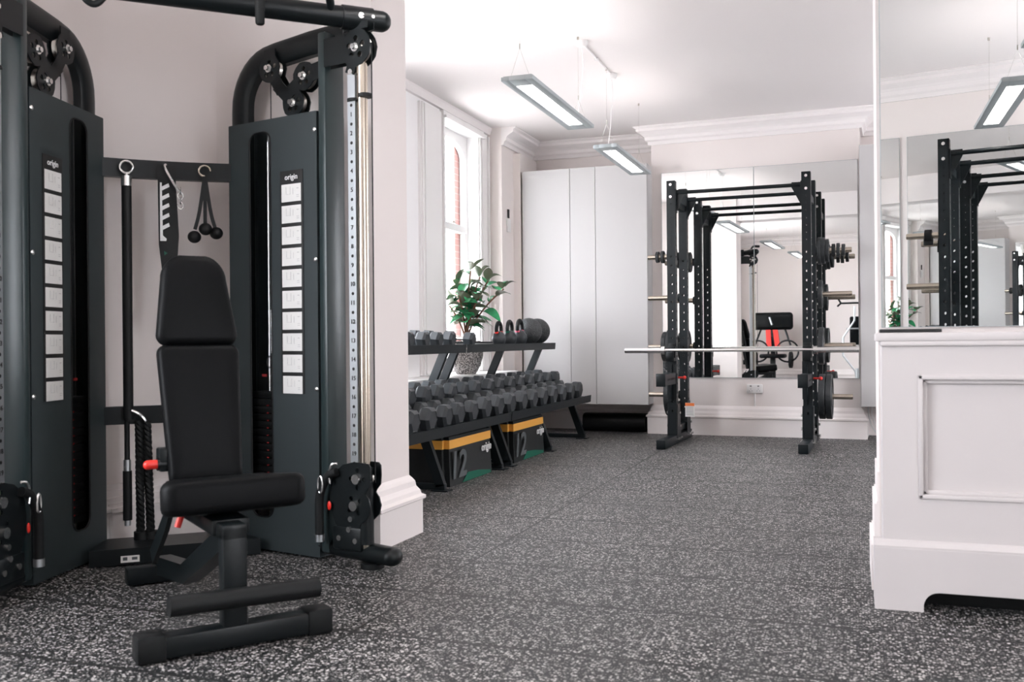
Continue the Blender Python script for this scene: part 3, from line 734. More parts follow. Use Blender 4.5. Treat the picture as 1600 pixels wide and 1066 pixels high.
    ml = MB(T); ml.tube(spline([P(.70, .05, .40), P(.66, .055, .385), P(.63, .06, .34), P(.61, .062, .28), P(.61, .062, .12)], 6), .019, 12); hd = obj('adjustment_handle', ml, M_RUB, ca, world=True)
    ml = MB(T); ml.cyl(P(.61, .062, .10), P(.61, .062, .13), .021, 14); obj('handle_cap', ml, M_ALU, ca, world=True)
    ml = MB(T); ml.tube(spline([P(.70, .05, .435), P(.68, .06, .43), P(.665, .062, .39), P(.672, .062, .35)], 5), .006, 8)
    ml.tube([P(.628+.012*cos(a), .075, .345+.036*sin(a)) for a in [2*pi*i/16 for i in range(16)]], .0045, 8, closed=True); obj('snap_hook', ml, M_ZINC, ca, world=True)
    ml = MB(T); ml.sph(P(.655, .05, .255), .013, (.8, .4, 1.5), 14); obj('red_pull_tag', ml, M_RED, ca, world=True)
    return T
TR = tower(RA, AR, -1, 'right'); TL = tower(LA, AL, 1, 'left')
# overhead bar
tr = TR @ Vector((.795, 0, 2.312)); tl = TL @ Vector((.795, 0, 2.312)); ax = (tr-tl).normalized(); f45 = Vector((cos(FA), sin(FA), 0))
m = MB(); m.tube([tl-ax*.15, tl, (tl+tr)/2, tr, tr+ax*.10], .044, 24); m.sph(tr+ax*.10, .044, (1, 1, 1), 14); obj('overhead_bar', m, M_BLACK, cm, world=True)
m = MB(); m.tube([tr-ax*.07-Vector((0, 0, .0)), tr+ax*.06], .050, 24); obj('bar_clamp', m, M_BLACK, cm, world=True); m = MB(); m.tube([tl-ax*.05, tl+ax*.07], .050, 24); obj('bar_clamp', m, M_BLACK, cm, world=True)
m = MB(); m.cyl(tr-f45*-.045, tr+f45*.05, .013, 10); m.cyl(tr+ax*.05+f45*.045, tr+ax*.05+f45*.052, .008, 10); obj('clamp_bolt', m, M_ZINC, cm, world=True)
for q, sgn in ((tr, -1), (tl, 1)):
    b = q+ax*sgn*.13
    m = MB(); m.tube(spline([b+f45*.0, b+f45*.05+Vector((0, 0, .03)), b+f45*.14+ax*sgn*.05+Vector((0, 0, .10)), b+f45*.22+ax*sgn*.1+Vector((0, 0, .12))], 6), .017, 12); obj('pull_up_handle', m, M_BLACK, cm, world=True)
    m = MB(); m.cyl(b+f45*.22+ax*sgn*.1+Vector((0, 0, .12)), b+f45*.30+ax*sgn*.1+Vector((0, 0, .12)), .020, 14); obj('pull_up_grip', m, M_RUB, cm, world=True)
gp = (tr*.70+tl*.30)+f45*.04
m = MB(); m.lathe([(0, -.115), (.014, -.115), (.018, -.11), (.020, -.02), (.023, 0), (.023, .01), (0, .01)], gp+Vector((0, 0, .028))); obj('hanging_grip', m, M_RUB, cm, world=True)
m = MB(); m.cyl(gp+Vector((0, 0, .04)), gp+Vector((0, 0, .09)), .021, 16); obj('grip_collar', m, M_ALU, cm, world=True)
gq = (tr*.22+tl*.78)+f45*.0
m = MB(); m.tube(spline([gq+Vector((0, 0, .0)), gq+f45*.03+Vector((0, 0, -.03)), gq+f45*.03+ax*.03+Vector((0, 0, -.075)), gq+f45*.03+ax*.07+Vector((0, 0, -.07)), gq+f45*.03+ax*.14+Vector((0, 0, .04))], 6), .013, 10); obj('bent_grip', m, M_BLACK, cm, world=True)
# rear bow braces
dm = (RA-LA).normalized(); nb = Vector((cos(FA), sin(FA), 0))
def bow(z0, z1, bulge):
    P = []
    for i in range(13):
        k = i/12; p = LA.lerp(RA, k)+dm*(.05*(2*k-1)) - nb*bulge*4*k*(1-k) - nb*.0; P.append(Vector((p.x, p.y, (z0+z1)/2)))
    mb = MB(); h = (z1-z0)/2; mb.tube(P, 0, prof=[(h, .02), (-h, .02), (-h, -.02), (h, -.02)], up=(0, 0, 1)); return mb
obj('rear_brace', bow(1.70, 1.782, .03), M_BLACK, cm, world=True); obj('rear_brace', bow(.588, .668, .02), M_BLACK, cm, world=True)
m = MB(); 
pA = LA-nb*.02; pB = RA-nb*.02; fl = nb*.42
pts = [pA, pB, pB+fl*.6+dm*.08, pA+fl*.6-dm*.08]
vs = []
for z in (.005, .075):
    vs.append([m.bm.verts.new((p.x, p.y, z)) for p in pts])
for i in range(4): j = (i+1) % 4; m.bm.faces.new((vs[0][i], vs[0][j], vs[1][j], vs[1][i]))
m.bm.faces.new(vs[0][::-1]); m.bm.faces.new(vs[1])
bs = obj('base_plate', m, M_BLACK, cm, world=True)
cl = (pts[2]+pts[3])/2-dm*.19; aa = math.atan2(dm.y, dm.x)
m = MB(frame((cl.x, cl.y, 0), aa)); m.box((0, -.003, .030), (.075, .003, .028)); sk = obj('rating_label', m, M_PAPER, bs, world=True, smooth=False)
m = MB(frame((cl.x, cl.y, 0), aa)); m.box((-.02, -.0052, .032), (.018, .001, .014)); m.box((.018, -.0052, .032), (.022, .001, .012)); obj('label_print', m, M_GREY, bs, world=True, smooth=False)

# attachments hanging on the braces
BZ = 1.74
def on_brace(k, out=.03, z=BZ):
    p = LA.lerp(RA, k)-nb*.03*4*k*(1-k)+nb*out; return Vector((p.x, p.y, z))
hk = on_brace(.175, .045)
t = thing('lat_bar', 'long straight black bar hanging from the upper brace of the cable machine', 'bar attachment', tuple(hk))
m = MB(); m.cyl((0, 0, -.085), (0, 0, -1.13), .0215, 16); obj('shaft', m, M_RUB, t)
m = MB(); m.cyl((0, 0, -.04), (0, 0, -.085), .024, 16); m.tube([(.027*cos(a)*dm.x, .027*cos(a)*dm.y, .027*sin(a)) for a in [2*pi*i/18 for i in range(18)]], .0055, 8, closed=True); m.cyl((0, 0, -.025), (0, 0, -.045), .007, 8); obj('swivel_eye', m, M_ZINC, t)
hk = on_brace(.50, .045)
t = thing('training_strap', 'black webbing strap with white print hanging behind the bench headrest', 'strap', tuple(hk))
a_ = math.atan2(dm.y, dm.x); T0 = Matrix.Rotation(a_, 4, 'Z')
m = MB(T0); m.plate([(-.045, .02), (-.042, -.34), (-.005, -.68), (.02, -.68), (.045, -.3), (.03, .02)], (), .006); obj('webbing', m, M_RUB, t)
m = MB(T0)
m.plate([(-.035, -.06), (-.027, -.06), (-.024, -.30), (-.008, -.315), (-.01, -.325), (-.036, -.325)], (), .001, Matrix.Translation((0, -.002, 0)))
for i in range(5):
    z = -.08-i*.045
    m.plate([(-.03, z), (.002, z+.018), (.006, z+.002), (-.026, z-.016)], (), .001, Matrix.Translation((0, -.002, 0)))
obj('white_print', m, M_WPRINT, t, smooth=False)
m = MB(T0); m.plate([(-.02, -.37), (-.005, -.38), (-.018, -.39)], (), .001, Matrix.Translation((0, -.002, 0))); obj('green_mark', m, M_GREEN, t, smooth=False)
m = MB(T0); m.tube(spline([(-.01, -.01, .02), (-.012, -.03, 0), (.02, -.035, -.06), (.045, -.03, -.10)], 6), .006, 8)
for i in range(4): m.tube([(.052+.012*cos(a)*(i % 2), -.03+.009*sin(a)*(1-i % 2), -.10-.022*i+.016*(sin(a) if i % 2 else cos(a))) for a in [2*pi*k/10 for k in range(10)]], .003, 6, closed=True)
obj('hook_and_chain', m, M_ZINC, t)
hk = on_brace(.79, .045)
t = thing('triceps_rope', 'black strap attachment with three ball ends hanging at the right of the upper brace', 'rope attachment', tuple(hk))
m = MB(T0); m.tube([(.026*cos(a), 0, .024*sin(a)) for a in [2*pi*i/16 for i in range(13)]], .005, 8); obj('ring', m, M_BRASS, t)
m = MB(T0)
for x1, zz in ((-.045, -.27), (0, -.25), (.045, -.265)): m.tube(spline([(0, 0, -.015), (x1*.25, -.004, -.1), (x1*.6, -.004, -.2), (x1, 0, zz)], 5), 0, prof=[(.008, .002), (-.008, .002), (-.008, -.002), (.008, -.002)], up=(1, 0, 0))
obj('straps', m, M_RUB, t)
for x1, zz in ((-.048, -.305), (0, -.27), (.048, -.285)):
    m = MB(T0); m.sph((x1, -.01 if x1 else -.03, zz), .030, (1, 1, .95), 16); obj('ball_end', m, M_DARK, t)
hk = on_brace(.20, .06, .60)
t = thing('braided_rope', 'thick black braided rope folded over the lower brace of the cable machine', 'rope attachment', tuple(hk))
m = MB(T0)
for j, (dx, zb) in enumerate(((.0, -.50), (.032, -.50))):
    for q in range(3):
        pts = []
        for i in range(60):
            z = .0+zb*i/59; ph = i*.75+q*2*pi/3
            pts.append((dx+.030+.012*i/59*(1 if dx else .2)+.009*cos(ph), .009*sin(ph), z))
        m.tube(pts, .0115, 7)
obj('rope', m, M_RUB, t)
m = MB(T0)
for dx in (.035, .075): m.cyl((dx, 0, -.49), (dx, 0, -.54), .032, 16)
obj('rope_end', m, M_RUB, t)
m = MB(T0); m.tube(spline([(.0, 0, .05), (.03, -.01, .035), (.055, -.01, .005), (.06, 0, -.03)], 5), .008, 8); obj('hook', m, M_ZINC, t)
hk = on_brace(.165, .03, .42)
t = thing('short_pull_bar', 'short black pull bar with silver collar hanging left of the braided rope', 'bar attachment', tuple(hk))
m = MB(); m.cyl((0, 0, .18), (0, 0, -.04), .012, 12); m.cyl((0, 0, -.04), (0, 0, -.26), .0195, 14); m.cyl((.0, 0, .18), (0, 0, .24), .005, 8); obj('grip', m, M_RUB, t)
m = MB(); m.cyl((0, 0, -.04), (0, 0, .01), .016, 14); m.cyl((0, 0, -.262), (0, 0, -.285), .014, 12); obj('collar', m, M_ALU, t)
hk = on_brace(.63, .05, .62)
t = thing('chain_handle', 'small chained carabiner and black handle hanging beside the bench back', 'handle attachment', tuple(hk))
m = MB()
for i in range(7): m.tube([(.008*cos(a)*(i % 2), .008*cos(a)*(1-i % 2), -.02*i+.014*sin(a)) for a in [2*pi*k/10 for k in range(10)]], .0028, 6, closed=True)
obj('chain', m, M_ZINC, t)
m = MB(T0); m.box((0, 0, -.19), (.05, .03, .1), .01); obj('handle', m, M_RUB, t)

# ================================================================== ADJUSTABLE BENCH
# local: x across (toward far right end), y away from the feet, z up
bo = Vector((-1.83, 2.575, 0)); ba = R(51.4)
be = thing('weight_bench', 'black adjustable weight bench with upright back rest standing before the cable machine', 'bench', tuple(bo), ba)
def pad(mb, outline, y0, th, r=.02):
    pass
def soft_slab(outline, th, crown=.006):
    """cushion: outline in local x,z, thickness along y, with rolled edges"""
    mb = MB(); n = len(outline)
    cx = sum(p[0] for p in outline)/n; cz = sum(p[1] for p in outline)/n
    prof = [(0.0, .25), (.004, .1), (.012, .0)]
    rings = []
    def ring(ins, y):
        out = []
        for x, z in outline:
            dx, dz = cx-x, cz-z; L = math.hypot(dx, dz); out.append(mb.bm.verts.new((x+dx/L*ins, y, z+dz/L*ins)))
        return out
    seq = [(.10, -.004), (.03, 0), (.014, .004), (.004, .014), (0, .026), (0, th-.026), (.004, th-.014), (.014, th-.004), (.03, th), (.10, th+.002)]
    rings = [ring(i, y) for i, y in seq]
    for p, q in zip(rings, rings[1:]):
        for i in range(n): j = (i+1) % n; mb.bm.faces.new((p[i], p[j], q[j], q[i]))
    mb.bm.faces.new(rings[0][::-1]); mb.bm.faces.new(rings[-1]); return mb
def xform(mb, X):
    for v in mb.bm.verts: v.co = X @ v.co
    return mb
# backrest leans back 8 degrees; pivot at its foot
BP = Matrix.Translation((0.012, .36, .465)) @ Matrix.Rotation(R(-12.5), 4, 'X') @ Matrix.Diagonal((1, 1, 1.045, 1))
def outl(w0, w1, z0, z1, rtop, rbot, n=8):
    o = []
    for i in range(n+1):
        a = pi/2*i/n; o.append((w1-rtop+rtop*cos(a), z1-rtop+rtop*sin(a)))
    for i in range(n+1):
        a = pi/2+pi/2*i/n; o.append((-w1+rtop+rtop*cos(a), z1-rtop+rtop*sin(a)))
    for i in range(n+1):
        a = pi+pi/2*i/n; o.append((-w0+rbot+rbot*cos(a), z0+rbot+rbot*sin(a)))
    for i in range(n+1):
        a = 1.5*pi+pi/2*i/n; o.append((w0-rbot+rbot*cos(a), z0+rbot+rbot*sin(a)))
    return o
lo = outl(.125, .143, .0, .475, .03, .03)
obj('backrest_cushion', xform(soft_slab(lo, .06), BP), M_VINYL, be, ang=60)
hi = outl(.142, .116, .48, .775, .07, .03)
hi2 = [(x*(1+.0), z+(.020*(1-(x/.12)**2) if z > .70 else (-.014*(1-(x/.15)**2) if z < .52 else 0))) for x, z in hi]
hi2 = [(x*(1.0 if z < .6 else 1.0), z) for x, z in hi2]
obj('headrest_cushion', xform(soft_slab(hi2, .06), BP), M_VINYL, be, ang=60)
m = MB(BP); m.box((0, .078, .33), (.14, .03, .56), .006); m.box((0, .095, .2), (.06, .05, .4), .006); obj('backrest_frame', m, M_BLACK, be)
so = outl(.15, .215, -.30, .0, .035, .03)     # seat, widened at the front
SP = Matrix.Translation((.012, .29, .495)) @ Matrix.Rotation(R(90+4), 4, 'X')
so = [(x, z) for x, z in outl(.232, .17, -.28, .06, .05, .045)]
SP = Matrix.Translation((.022, .31, .385)) @ Matrix.Rotation(R(-6), 4, 'X') @ Matrix(((1, 0, 0, 0), (0, 0, 1, 0), (0, 1, 0, 0), (0, 0, 0, 1)))
mseat = soft_slab(so, .108)
obj('seat_cushion', xform(mseat, SP), M_VINYL, be, ang=60)
m = MB(); m.box((0, .25, .365), (.12, .4, .05), .008); obj('seat_frame', m, M_BLACK, be)
m = MB(); m.box((-.01, .0, .20), (.075, .06, .36), .006); m.box((-.01, .05, .36), (.075, .16, .05), .006); obj('front_post', m, M_BLACK, be)
m = MB(); m.box((0, 0, .04), (.60, .075, .066), .006); obj('front_foot', m, M_BLACK, be)
for s_ in (-1, 1):
    m = MB(); m.box((s_*.262, 0, .042), (.085, .086, .083), .01); obj('end_cap', m, M_RUB, be)
m = MB(); m.cyl((-.215, -.045, .165), (.252, -.045, .158), .031, 20); obj('ankle_roller', m, M_RUB, be)
m = MB(); m.box((-.01, .012, .155), (.09, .07, .045), .004); obj('roller_bracket', m, M_BLACK, be)
m = MB()
m.tube([(-.01, .05, .33), (-.01, .55, .12), (-.01, .98, .07)], 0, prof=[(.035, .03), (-.035, .03), (-.035, -.03), (.035, -.03)]); obj('main_beam', m, M_BLACK, be)
m = MB(); m.box((0, .98, .04), (.30, .07, .066), .006); obj('rear_foot', m, M_BLACK, be)
m = MB(); m.tube([(-.12, .62, .18), (-.12, .42, .33), (-.12, .33, .42)], 0, prof=[(.028, .008), (-.028, .008), (-.028, -.008), (.028, -.008)]); obj('angle_ladder', m, M_BLACK, be)
m = MB(); m.cyl((-.12, .25, .345), (-.105, .25, .39), .011, 12); obj('seat_pin_handle', m, M_RED, be, label='red seat pin handle')
m = MB(); m.cyl((-.09, .1, .41), (-.02, .1, .412), .009, 10); obj('seat_pin', m, M_ZINC, be)
m = MB(); m.cyl((-.175, .43, .535), (-.14, .43, .535), .016, 16); m.sph((-.175, .43, .535), .016); obj('back_pin_handle', m, M_RED, be, label='red back adjustment handle')
m = MB(); m.cyl((-.145, .43, .535), (-.07, .43, .535), .022, 14); m.box((-.115, .44, .55), (.05, .06, .08), .006); obj('back_pivot', m, M_BLACK, be)

# ================================================================== DUMBBELL RACKS, DUMBBELLS
def side_frame(m_):
    return m_
def db_rack(y0, y1, frames, label):
    t = thing('dumbbell_rack', label, 'dumbbell rack', (-2.75, (y0+y1)/2, 0))
    def shelf(name, xa, za, xb, zb, lip):
        """tilted tray from front (xa,za) to back (xb,zb)"""
        m = MB(); d = Vector((xb-xa, 0, zb-za)); L = d.length; d.normalize(); n = Vector((-d.z, 0, d.x)); n = n if n.z > 0 else -n
        def slab(o, a, b, h0, h1):
            p = [o+d*a+n*h0, o+d*b+n*h0, o+d*b+n*h1, o+d*a+n*h1]
            v0 = [m.bm.verts.new((q.x, y0, q.z)) for q in p]; v1 = [m.bm.verts.new((q.x, y1, q.z)) for q in p]
            for i in range(4): j = (i+1) % 4; m.bm.faces.new((v0[i], v0[j], v1[j], v1[i]))
            m.bm.faces.new(v0[::-1]); m.bm.faces.new(v1)
        o = Vector((xa, 0, za)); slab(o, 0, L, -.005, 0); slab(o, -.004, 0, -.045, lip); slab(o, L, L+.004, -.03, lip*.6)
        return obj(name, m, M_RACK, t, world=True, smooth=False)
    shelf('upper_shelf', -2.76, .905, -3.06, .93, .018)
    shelf('middle_shelf', -2.66, .505, -2.94, .528, .012)
    shelf('lower_shelf', -2.405, .395, -2.68, .418, .02)
    for k, y in enumerate(frames):
        P4 = [(.03, .02), (-.03, .02), (-.03, -.02), (.03, -.02)]
        m = MB(); m.tube([(-2.88, y, .91), (-3.06, y, .50), (-3.10, y, .40)], 0, prof=P4, up=(1, 0, 0)); m.tube([(-3.10, y, .40), (-3.02, y, .03)], 0, prof=P4, up=(1, 0, 0)); obj('rear_post', m, M_RACK, t, world=True)
        m = MB(); m.tube([(-2.62, y, .44), (-2.47, y, .03)], 0, prof=P4, up=(1, 0, 0)); obj('front_leg', m, M_RACK, t, world=True)
        m = MB(); m.bx((-3.12, y-.02, .008), (-2.44, y+.02, .045), .003); m.bx((-2.52, y-.045, .0), (-2.41, y+.045, .008)); m.bx((-3.14, y-.045, .0), (-3.0, y+.045, .008)); obj('floor_foot', m, M_RACK, t, world=True)
        m = MB(); m.tube([(-3.06, y, .52), (-2.62, y, .43)], 0, prof=[(.02, .015), (-.02, .015), (-.02, -.015), (.02, -.015)]); obj('shelf_bracket', m, M_RACK, t, world=True)
    m = MB(); m.bx((-3.07, y0+.05, .03), (-3.03, y1-.05, .07)); obj('rear_rail', m, M_RACK, t, world=True)
    return t
db_rack(4.56, 6.79, [4.64, 5.64, 6.70], 'near black dumbbell rack half hidden behind the white pier')
db_rack(6.81, 9.11, [6.90, 7.93, 9.02], 'far black dumbbell rack ending beside the white cabinets')

def dumbbell(r, L, hl):
    t = thing('dumbbell', '', 'dumbbell', (0, 0, 0))
    for s_ in (-1, 1):
        m = MB(); a = s_*(L/2-hl); b = s_*L/2; c6 = hl*.22
        sg = s_
        m.lathe([(0, 0), (r*.72, 0), (r, c6), (r, hl-c6), (r*.74, hl), (r*.70, hl-.004), (0, hl-.004)], (a, 0, 0), (s_, 0, 0), 6)
        # turn the hexagon so that it rests on a flat
        for v in m.bm.verts:
            y, z = v.co.y, v.co.z; an = R(0); 
        obj('hex_head', m, M_HEX, t, smooth=False)
    m = MB(); m.lathe([(0, 0), (.014, 0), (.016, (L-2*hl)*.5), (.014, L-2*hl), (0, L-2*hl)], (-(L/2-hl), 0, 0), (1, 0, 0), 14); obj('handle', m, M_STEEL, t)
    return t
# check hexagon orientation: a vertex of the lathe must not point straight down
protos = {'big': (.088, .27, .09), 'mid': (.081, .25, .082), 'small': (.060, .25, .08)}
ORD = ['first', 'second', 'third', 'fourth', 'fifth', 'sixth', 'seventh', 'eighth', 'ninth', 'tenth', 'eleventh', 'twelfth', 'thirteenth', 'fourteenth', 'fifteenth', 'sixteenth', 'seventeenth', 'eighteenth']
P_ = {k: dumbbell(*v) for k, v in protos.items()}; used = {k: False for k in P_}
def place_db(kind, loc, tilt, label, group):
    o = P_[kind] if not used[kind] else dup(P_[kind]); used[kind] = True
    o.location = loc; o.rotation_euler = (0, tilt, random.uniform(-.03, .03)); o['label'] = label; o['group'] = group
HEXOFF = .866
tl_lo = math.atan2(.023, .275); tl_mid = math.atan2(.023, .28); tl_up = math.atan2(.025, .30)
def on_shelf(xa, za, xb, zb, x, r):
    """height of the centre of a hexagon of radius r whose axis lies along the tilted tray"""
    d = Vector((xb-xa, zb-za)).normalized(); k = (x-xa)/(xb-xa); z = za+(zb-za)*k
    n = Vector((-d.y, d.x)); n = n if n.y > 0 else -n
    return x+n.x*r*HEXOFF, z+n.y*r*HEXOFF
front = [5.22, 5.47, 5.72, 5.93, 6.17, 6.40, 6.66, 6.92, 7.2, 7.46, 7.74, 8.02, 8.30, 8.57, 8.84]
nf = len(front)
for i, y in enumerate(front):
    k = 'big' if i > 4 else 'mid'; r = protos[k][0]
    x, z = on_shelf(-2.405, .395, -2.68, .418, -2.56, r)
    place_db(k, (x, y-.03, z+.001), tl_lo, 'black rubber hex dumbbell on the front lower shelf, %s counted from the far end' % ORD[nf-1-i], 'front row of hex dumbbells')
back = [5.42, 5.70, 5.95, 6.16, 6.40, 6.62, 6.86, 7.16, 7.38, 7.66, 7.9, 8.18, 8.44, 8.70, 8.95]
nb_ = len(back)
for i, y in enumerate(back):
    k = 'mid'; r = protos[k][0]
    x, z = on_shelf(-2.66, .505, -2.94, .528, -2.80, r)
    place_db(k, (x, y-.05, z+.001), tl_mid, 'black rubber hex dumbbell in the raised back row, %s counted from the far end' % ORD[nb_-1-i], 'back row of hex dumbbells')
upf = [(5.83, 'small'), (6.05, 'small'), (6.28, 'small'), (6.50, 'small'), (6.98, 'mid'), ]
for i, (y, k) in enumerate([(5.9, 'small'), (6.15, 'small'), (6.38, 'small'), (6.62, 'small'), (7.02, 'small')]):
    r = protos[k][0]; x, z = on_shelf(-2.76, .905, -3.06, .93, -2.90, r)
    place_db(k, (x, y-.03, z+.001), tl_up, 'small grey black hex dumbbell on the upper shelf, %s from the kettlebells' % ORD[4-i], 'small dumbbells on the upper shelf')
# kettlebells
def kettlebell(lab, x, y, z, r, band):
    t = thing('kettlebell', lab, 'kettlebell', (x, y, z), R(0), 'kettlebells on the upper shelf')
    m = MB(); m.lathe([(0, 0), (r*.62, 0), (r*.85, r*.25), (r, r*.8), (r*.95, r*1.2), (r*.7, r*1.62), (r*.45, r*1.85), (0, r*1.95)], seg=28); obj('bell', m, M_HEX, t)
    m = MB(); hw = r*.95; P = []
    for q in range(17):
        a = -.35+(pi+.7)*q/16; P.append((hw*cos(a)*.0, hw*cos(a), r*2.1+hw*1.1*sin(a)))
    m.tube(P, r*.27, 12); obj('handle', m, M_RUB, t)
    m = MB()
    for s_ in (-1, 1): m.cyl((0, s_*hw*.93, r*1.66), (0, s_*hw*.99, r*1.86), r*.29, 14)
    obj('colour_band', m, band, t)
kz = lambda x: .905+(.025/.30)*(-2.76-x)
kettlebell('black kettlebell with a red handle band, nearest the dumbbells on the upper shelf', -2.91, 7.92, kz(-2.84), .062, M_RED)
kettlebell('black kettlebell with a green handle band, middle one of three on the upper shelf', -2.91, 8.20, kz(-2.84), .066, M_GREEN)
kettlebell('black kettlebell with a pink band, nearest the two round slam balls', -2.91, 8.48, kz(-2.84), .070, mat('pink_band', (.75, .12, .2), .4))
for lab, y in (('textured black slam ball on the upper shelf next to the kettlebells', 8.75), ('textured black slam ball at the far end of the upper shelf', 9.01)):
    m = MB(); m.sph((0, 0, .125), .125, seg=36); tag(obj('slam_ball', m, M_BALL, loc=(-2.91, y, kz(-2.84))), lab, 'slam ball', 'slam balls on the upper shelf')

# ================================================================== PLYO BOXES
def plyo(y0, y1, label):
    x1 = -2.475; x0 = x1-.46; xc = (x0+x1)/2; yc = (y0+y1)/2
    t = thing('plyo_box', label, 'plyometric box', (xc, yc, 0), 0, 'foam plyometric boxes')
    a = (x1-x0)/2; b = (y1-y0)/2
    def fr(name, z0, z1, k0, k1, mt, bev=.0):
        m = MB(); v = []
        for z, k in ((z0, k0), (z1, k1)):
            pts = [(sx*(a-.03*0+k), sy*(b+k)) for sx, sy in ((-1, -1), (1, -1), (1, 1), (-1, 1))]; v.append([m.bm.verts.new((x, y, z)) for x, y in pts])
        for i in range(4): j = (i+1) % 4; m.bm.faces.new((v[0][i], v[0][j], v[1][j], v[1][i]))
        m.bm.faces.new(v[0][::-1]); m.bm.faces.new(v[1])
        bmesh.ops.bevel(m.bm, geom=[e for e in m.bm.edges if abs(e.verts[0].co.z-e.verts[1].co.z) > .01], offset=.035, segments=4, affect='EDGES')
        return obj(name, m, mt, t, ang=30)
    fr('body', 0, .245, .0, -.012, M_BOXBLK); fr('yellow_band', .245, .302, -.006, -.006, M_YEL); fr('top_pad', .302, .322, -.008, -.016, M_BOXBLK)
    X = Matrix.Translation((a+.002, 0, 0)) @ Matrix.Rotation(pi/2, 4, 'Z') @ Matrix.Rotation(R(2.6), 4, 'X')
    m = MB(X); m.text('12', .25, Matrix.Translation((-b*.60, -.0, .125)) @ Matrix.Diagonal((1.15, 1, 1, 1)), .003); obj('number_print', m, M_GREY, t, smooth=False)
    m = MB(X); m.text('origin', .082, Matrix.Translation((b*.62, .004, .198)), .003); obj('lettering', m, M_WPRINT, t, smooth=False)
    m = MB(X); m.plate([(-b*.42, 0.004), (-b*.22, .062), (b*.25, .052), (b*.80, .025), (b*.85, .004)], (), .003, Matrix.Translation((0, -.003, 0))); obj('green_reflection', m, M_GREEN, t, smooth=False)  # painted green reflection from the floor, low on the box front
plyo(5.76, 6.60, 'black foam box with yellow band and number 12 under the near rack')
plyo(7.02, 7.86, 'black foam box with yellow band and number 12 under the far rack')

# ================================================================== PLANT
px, py, pz = -3.30, 8.12, .65
t = thing('potted_plant', 'leafy rubber plant in a rough grey pot on the window sill behind the dumbbells', 'plant', (px, py, pz))
m = MB(); m.lathe([(0, 0), (.085, 0), (.095, .01), (.130, .08), (.152, .16), (.155, .21), (.142, .26), (.126, .30), (.116, .30), (.120, .26), (0, .26)], seg=36); obj('pot', m, M_POT, t)
m = MB(); m.lathe([(0, .27), (.11, .262)], seg=24); obj('soil', m, M_SOIL, t)
stems = []; rs = random.Random(11)
tips = [(.06, -.02, .93), (-.10, .02, .80), (.20, .05, .84), (.0, .12, .72), (-.02, -.10, .70), (.14, -.08, .66), (.36, .02, .76), (-.16, .0, .62), (.10, .10, .88), (.03,-.04,.60)]
for tx, ty, tz in tips:
    m = MB(); pts = spline([(0, 0, .25), (tx*.15, ty*.2, .25+(tz-.25)*.35), (tx*.6, ty*.6, .25+(tz-.25)*.75), (tx, ty, tz)], 6)
    m.tube(pts, .0075, 7); stems.append(pts); obj('stem', m, M_STEM, t)
def leaf(mb, base, d, L, W, droop):
    d = Vector(d).normalized(); side = d.cross(Vector((0, 0, 1)));
    if side.length < .1: side = Vector((1, 0, 0))
    side.normalize(); roll = rs.uniform(-.6, .6); up_ = side.cross(d)
    side = (side*cos(roll)+up_*sin(roll)).normalized(); up_ = side.cross(d).normalized()
    rows = []; n = 8
    for i in range(n+1):
        k = i/n; c = base+d*L*k-Vector((0, 0, 1))*droop*L*k*k; wd = W*(sin(pi*min(1, k**.85))**.8 if 0 < k < 1 else 0)+.001
        rows.append([mb.bm.verts.new(c-side*wd+up_*wd*.35), mb.bm.verts.new(c), mb.bm.verts.new(c+side*wd+up_*wd*.35)])
    for p, q in zip(rows, rows[1:]):
        mb.bm.faces.new((p[0], p[1], q[1], q[0])); mb.bm.faces.new((p[1], p[2], q[2], q[1]))
m = MB()
for pts in stems:
    n = len(pts)
    for k in range(9):
        i = int(n*(.42+.58*k/8)); p = pts[min(n-1, i)]; a = k*2.4+rs.random(); el = rs.uniform(-.1, .8) if k < 7 else rs.uniform(.6, 1.2)
        dr = Vector((cos(a)*cos(el), sin(a)*cos(el)*.55+.0, sin(el)))
        if (p+dr*.16).x < -.20: dr.x = abs(dr.x)*.6
        st = p+dr*.02; L = rs.uniform(.14, .20); leaf(m, st, dr, L, L*.27, rs.uniform(.1, .7))
for v in m.bm.verts:
    if v.co.x < -.235: v.co.x = -.235+(v.co.x+.235)*.1
bmesh.ops.solidify(m.bm, geom=m.bm.faces[:], thickness=.0008) if False else None
me = bpy.data.meshes.new('leaves')
for f in m.bm.faces: f.smooth = True
m.bm.to_mesh(me); m.bm.free(); me.materials.append(M_LEAF)
lo_ = bpy.data.objects.new('leaves', me); COL.objects.link(lo_); lo_.parent = t

# ================================================================== POWER RACKS
RW = 1.175; RD = .515; RH = 2.379; UW = .076
def upright_mesh():
    m = MB(); h = UW/2; zs_big = [.30+.082*k for k in range(18)]; zs_small = [1.80+.062*k for k in range(7)]
    def face(T):
        holes = [circ(0, z, .0125, 8) for z in zs_big]+[circ(0, z, .008, 6) for z in zs_small]
        m.plate([(-h, .08), (h, .08), (h, RH), (-h, RH)], holes, .004, T)
    face(Matrix.Translation((0, -h, 0))); face(Matrix.Translation((0, h-.004, 0)))
    face(Matrix.Translation((h, 0, 0)) @ Matrix.Rotation(pi/2, 4, 'Z')); face(Matrix.Translation((-h+.004, 0, 0)) @ Matrix.Rotation(pi/2, 4, 'Z'))
    m.box((0, 0, RH), (UW, UW, .006), .002)
    return m
UPM = None
def plate_prof(R_, w): return [(0, -w/2), (.027, -w/2), (.045, -w/2), (R_*.45, -w/2), (R_*.5, -w*.32), (R_*.82, -w*.32), (R_*.86, -w/2), (R_-.004, -w/2), (R_, -w*.4), (R_, w*.4), (R_-.004, w/2), (R_*.86, w/2), (R_*.82, w*.32), (R_*.5, w*.32), (R_*.45, w/2), (0, w/2)]
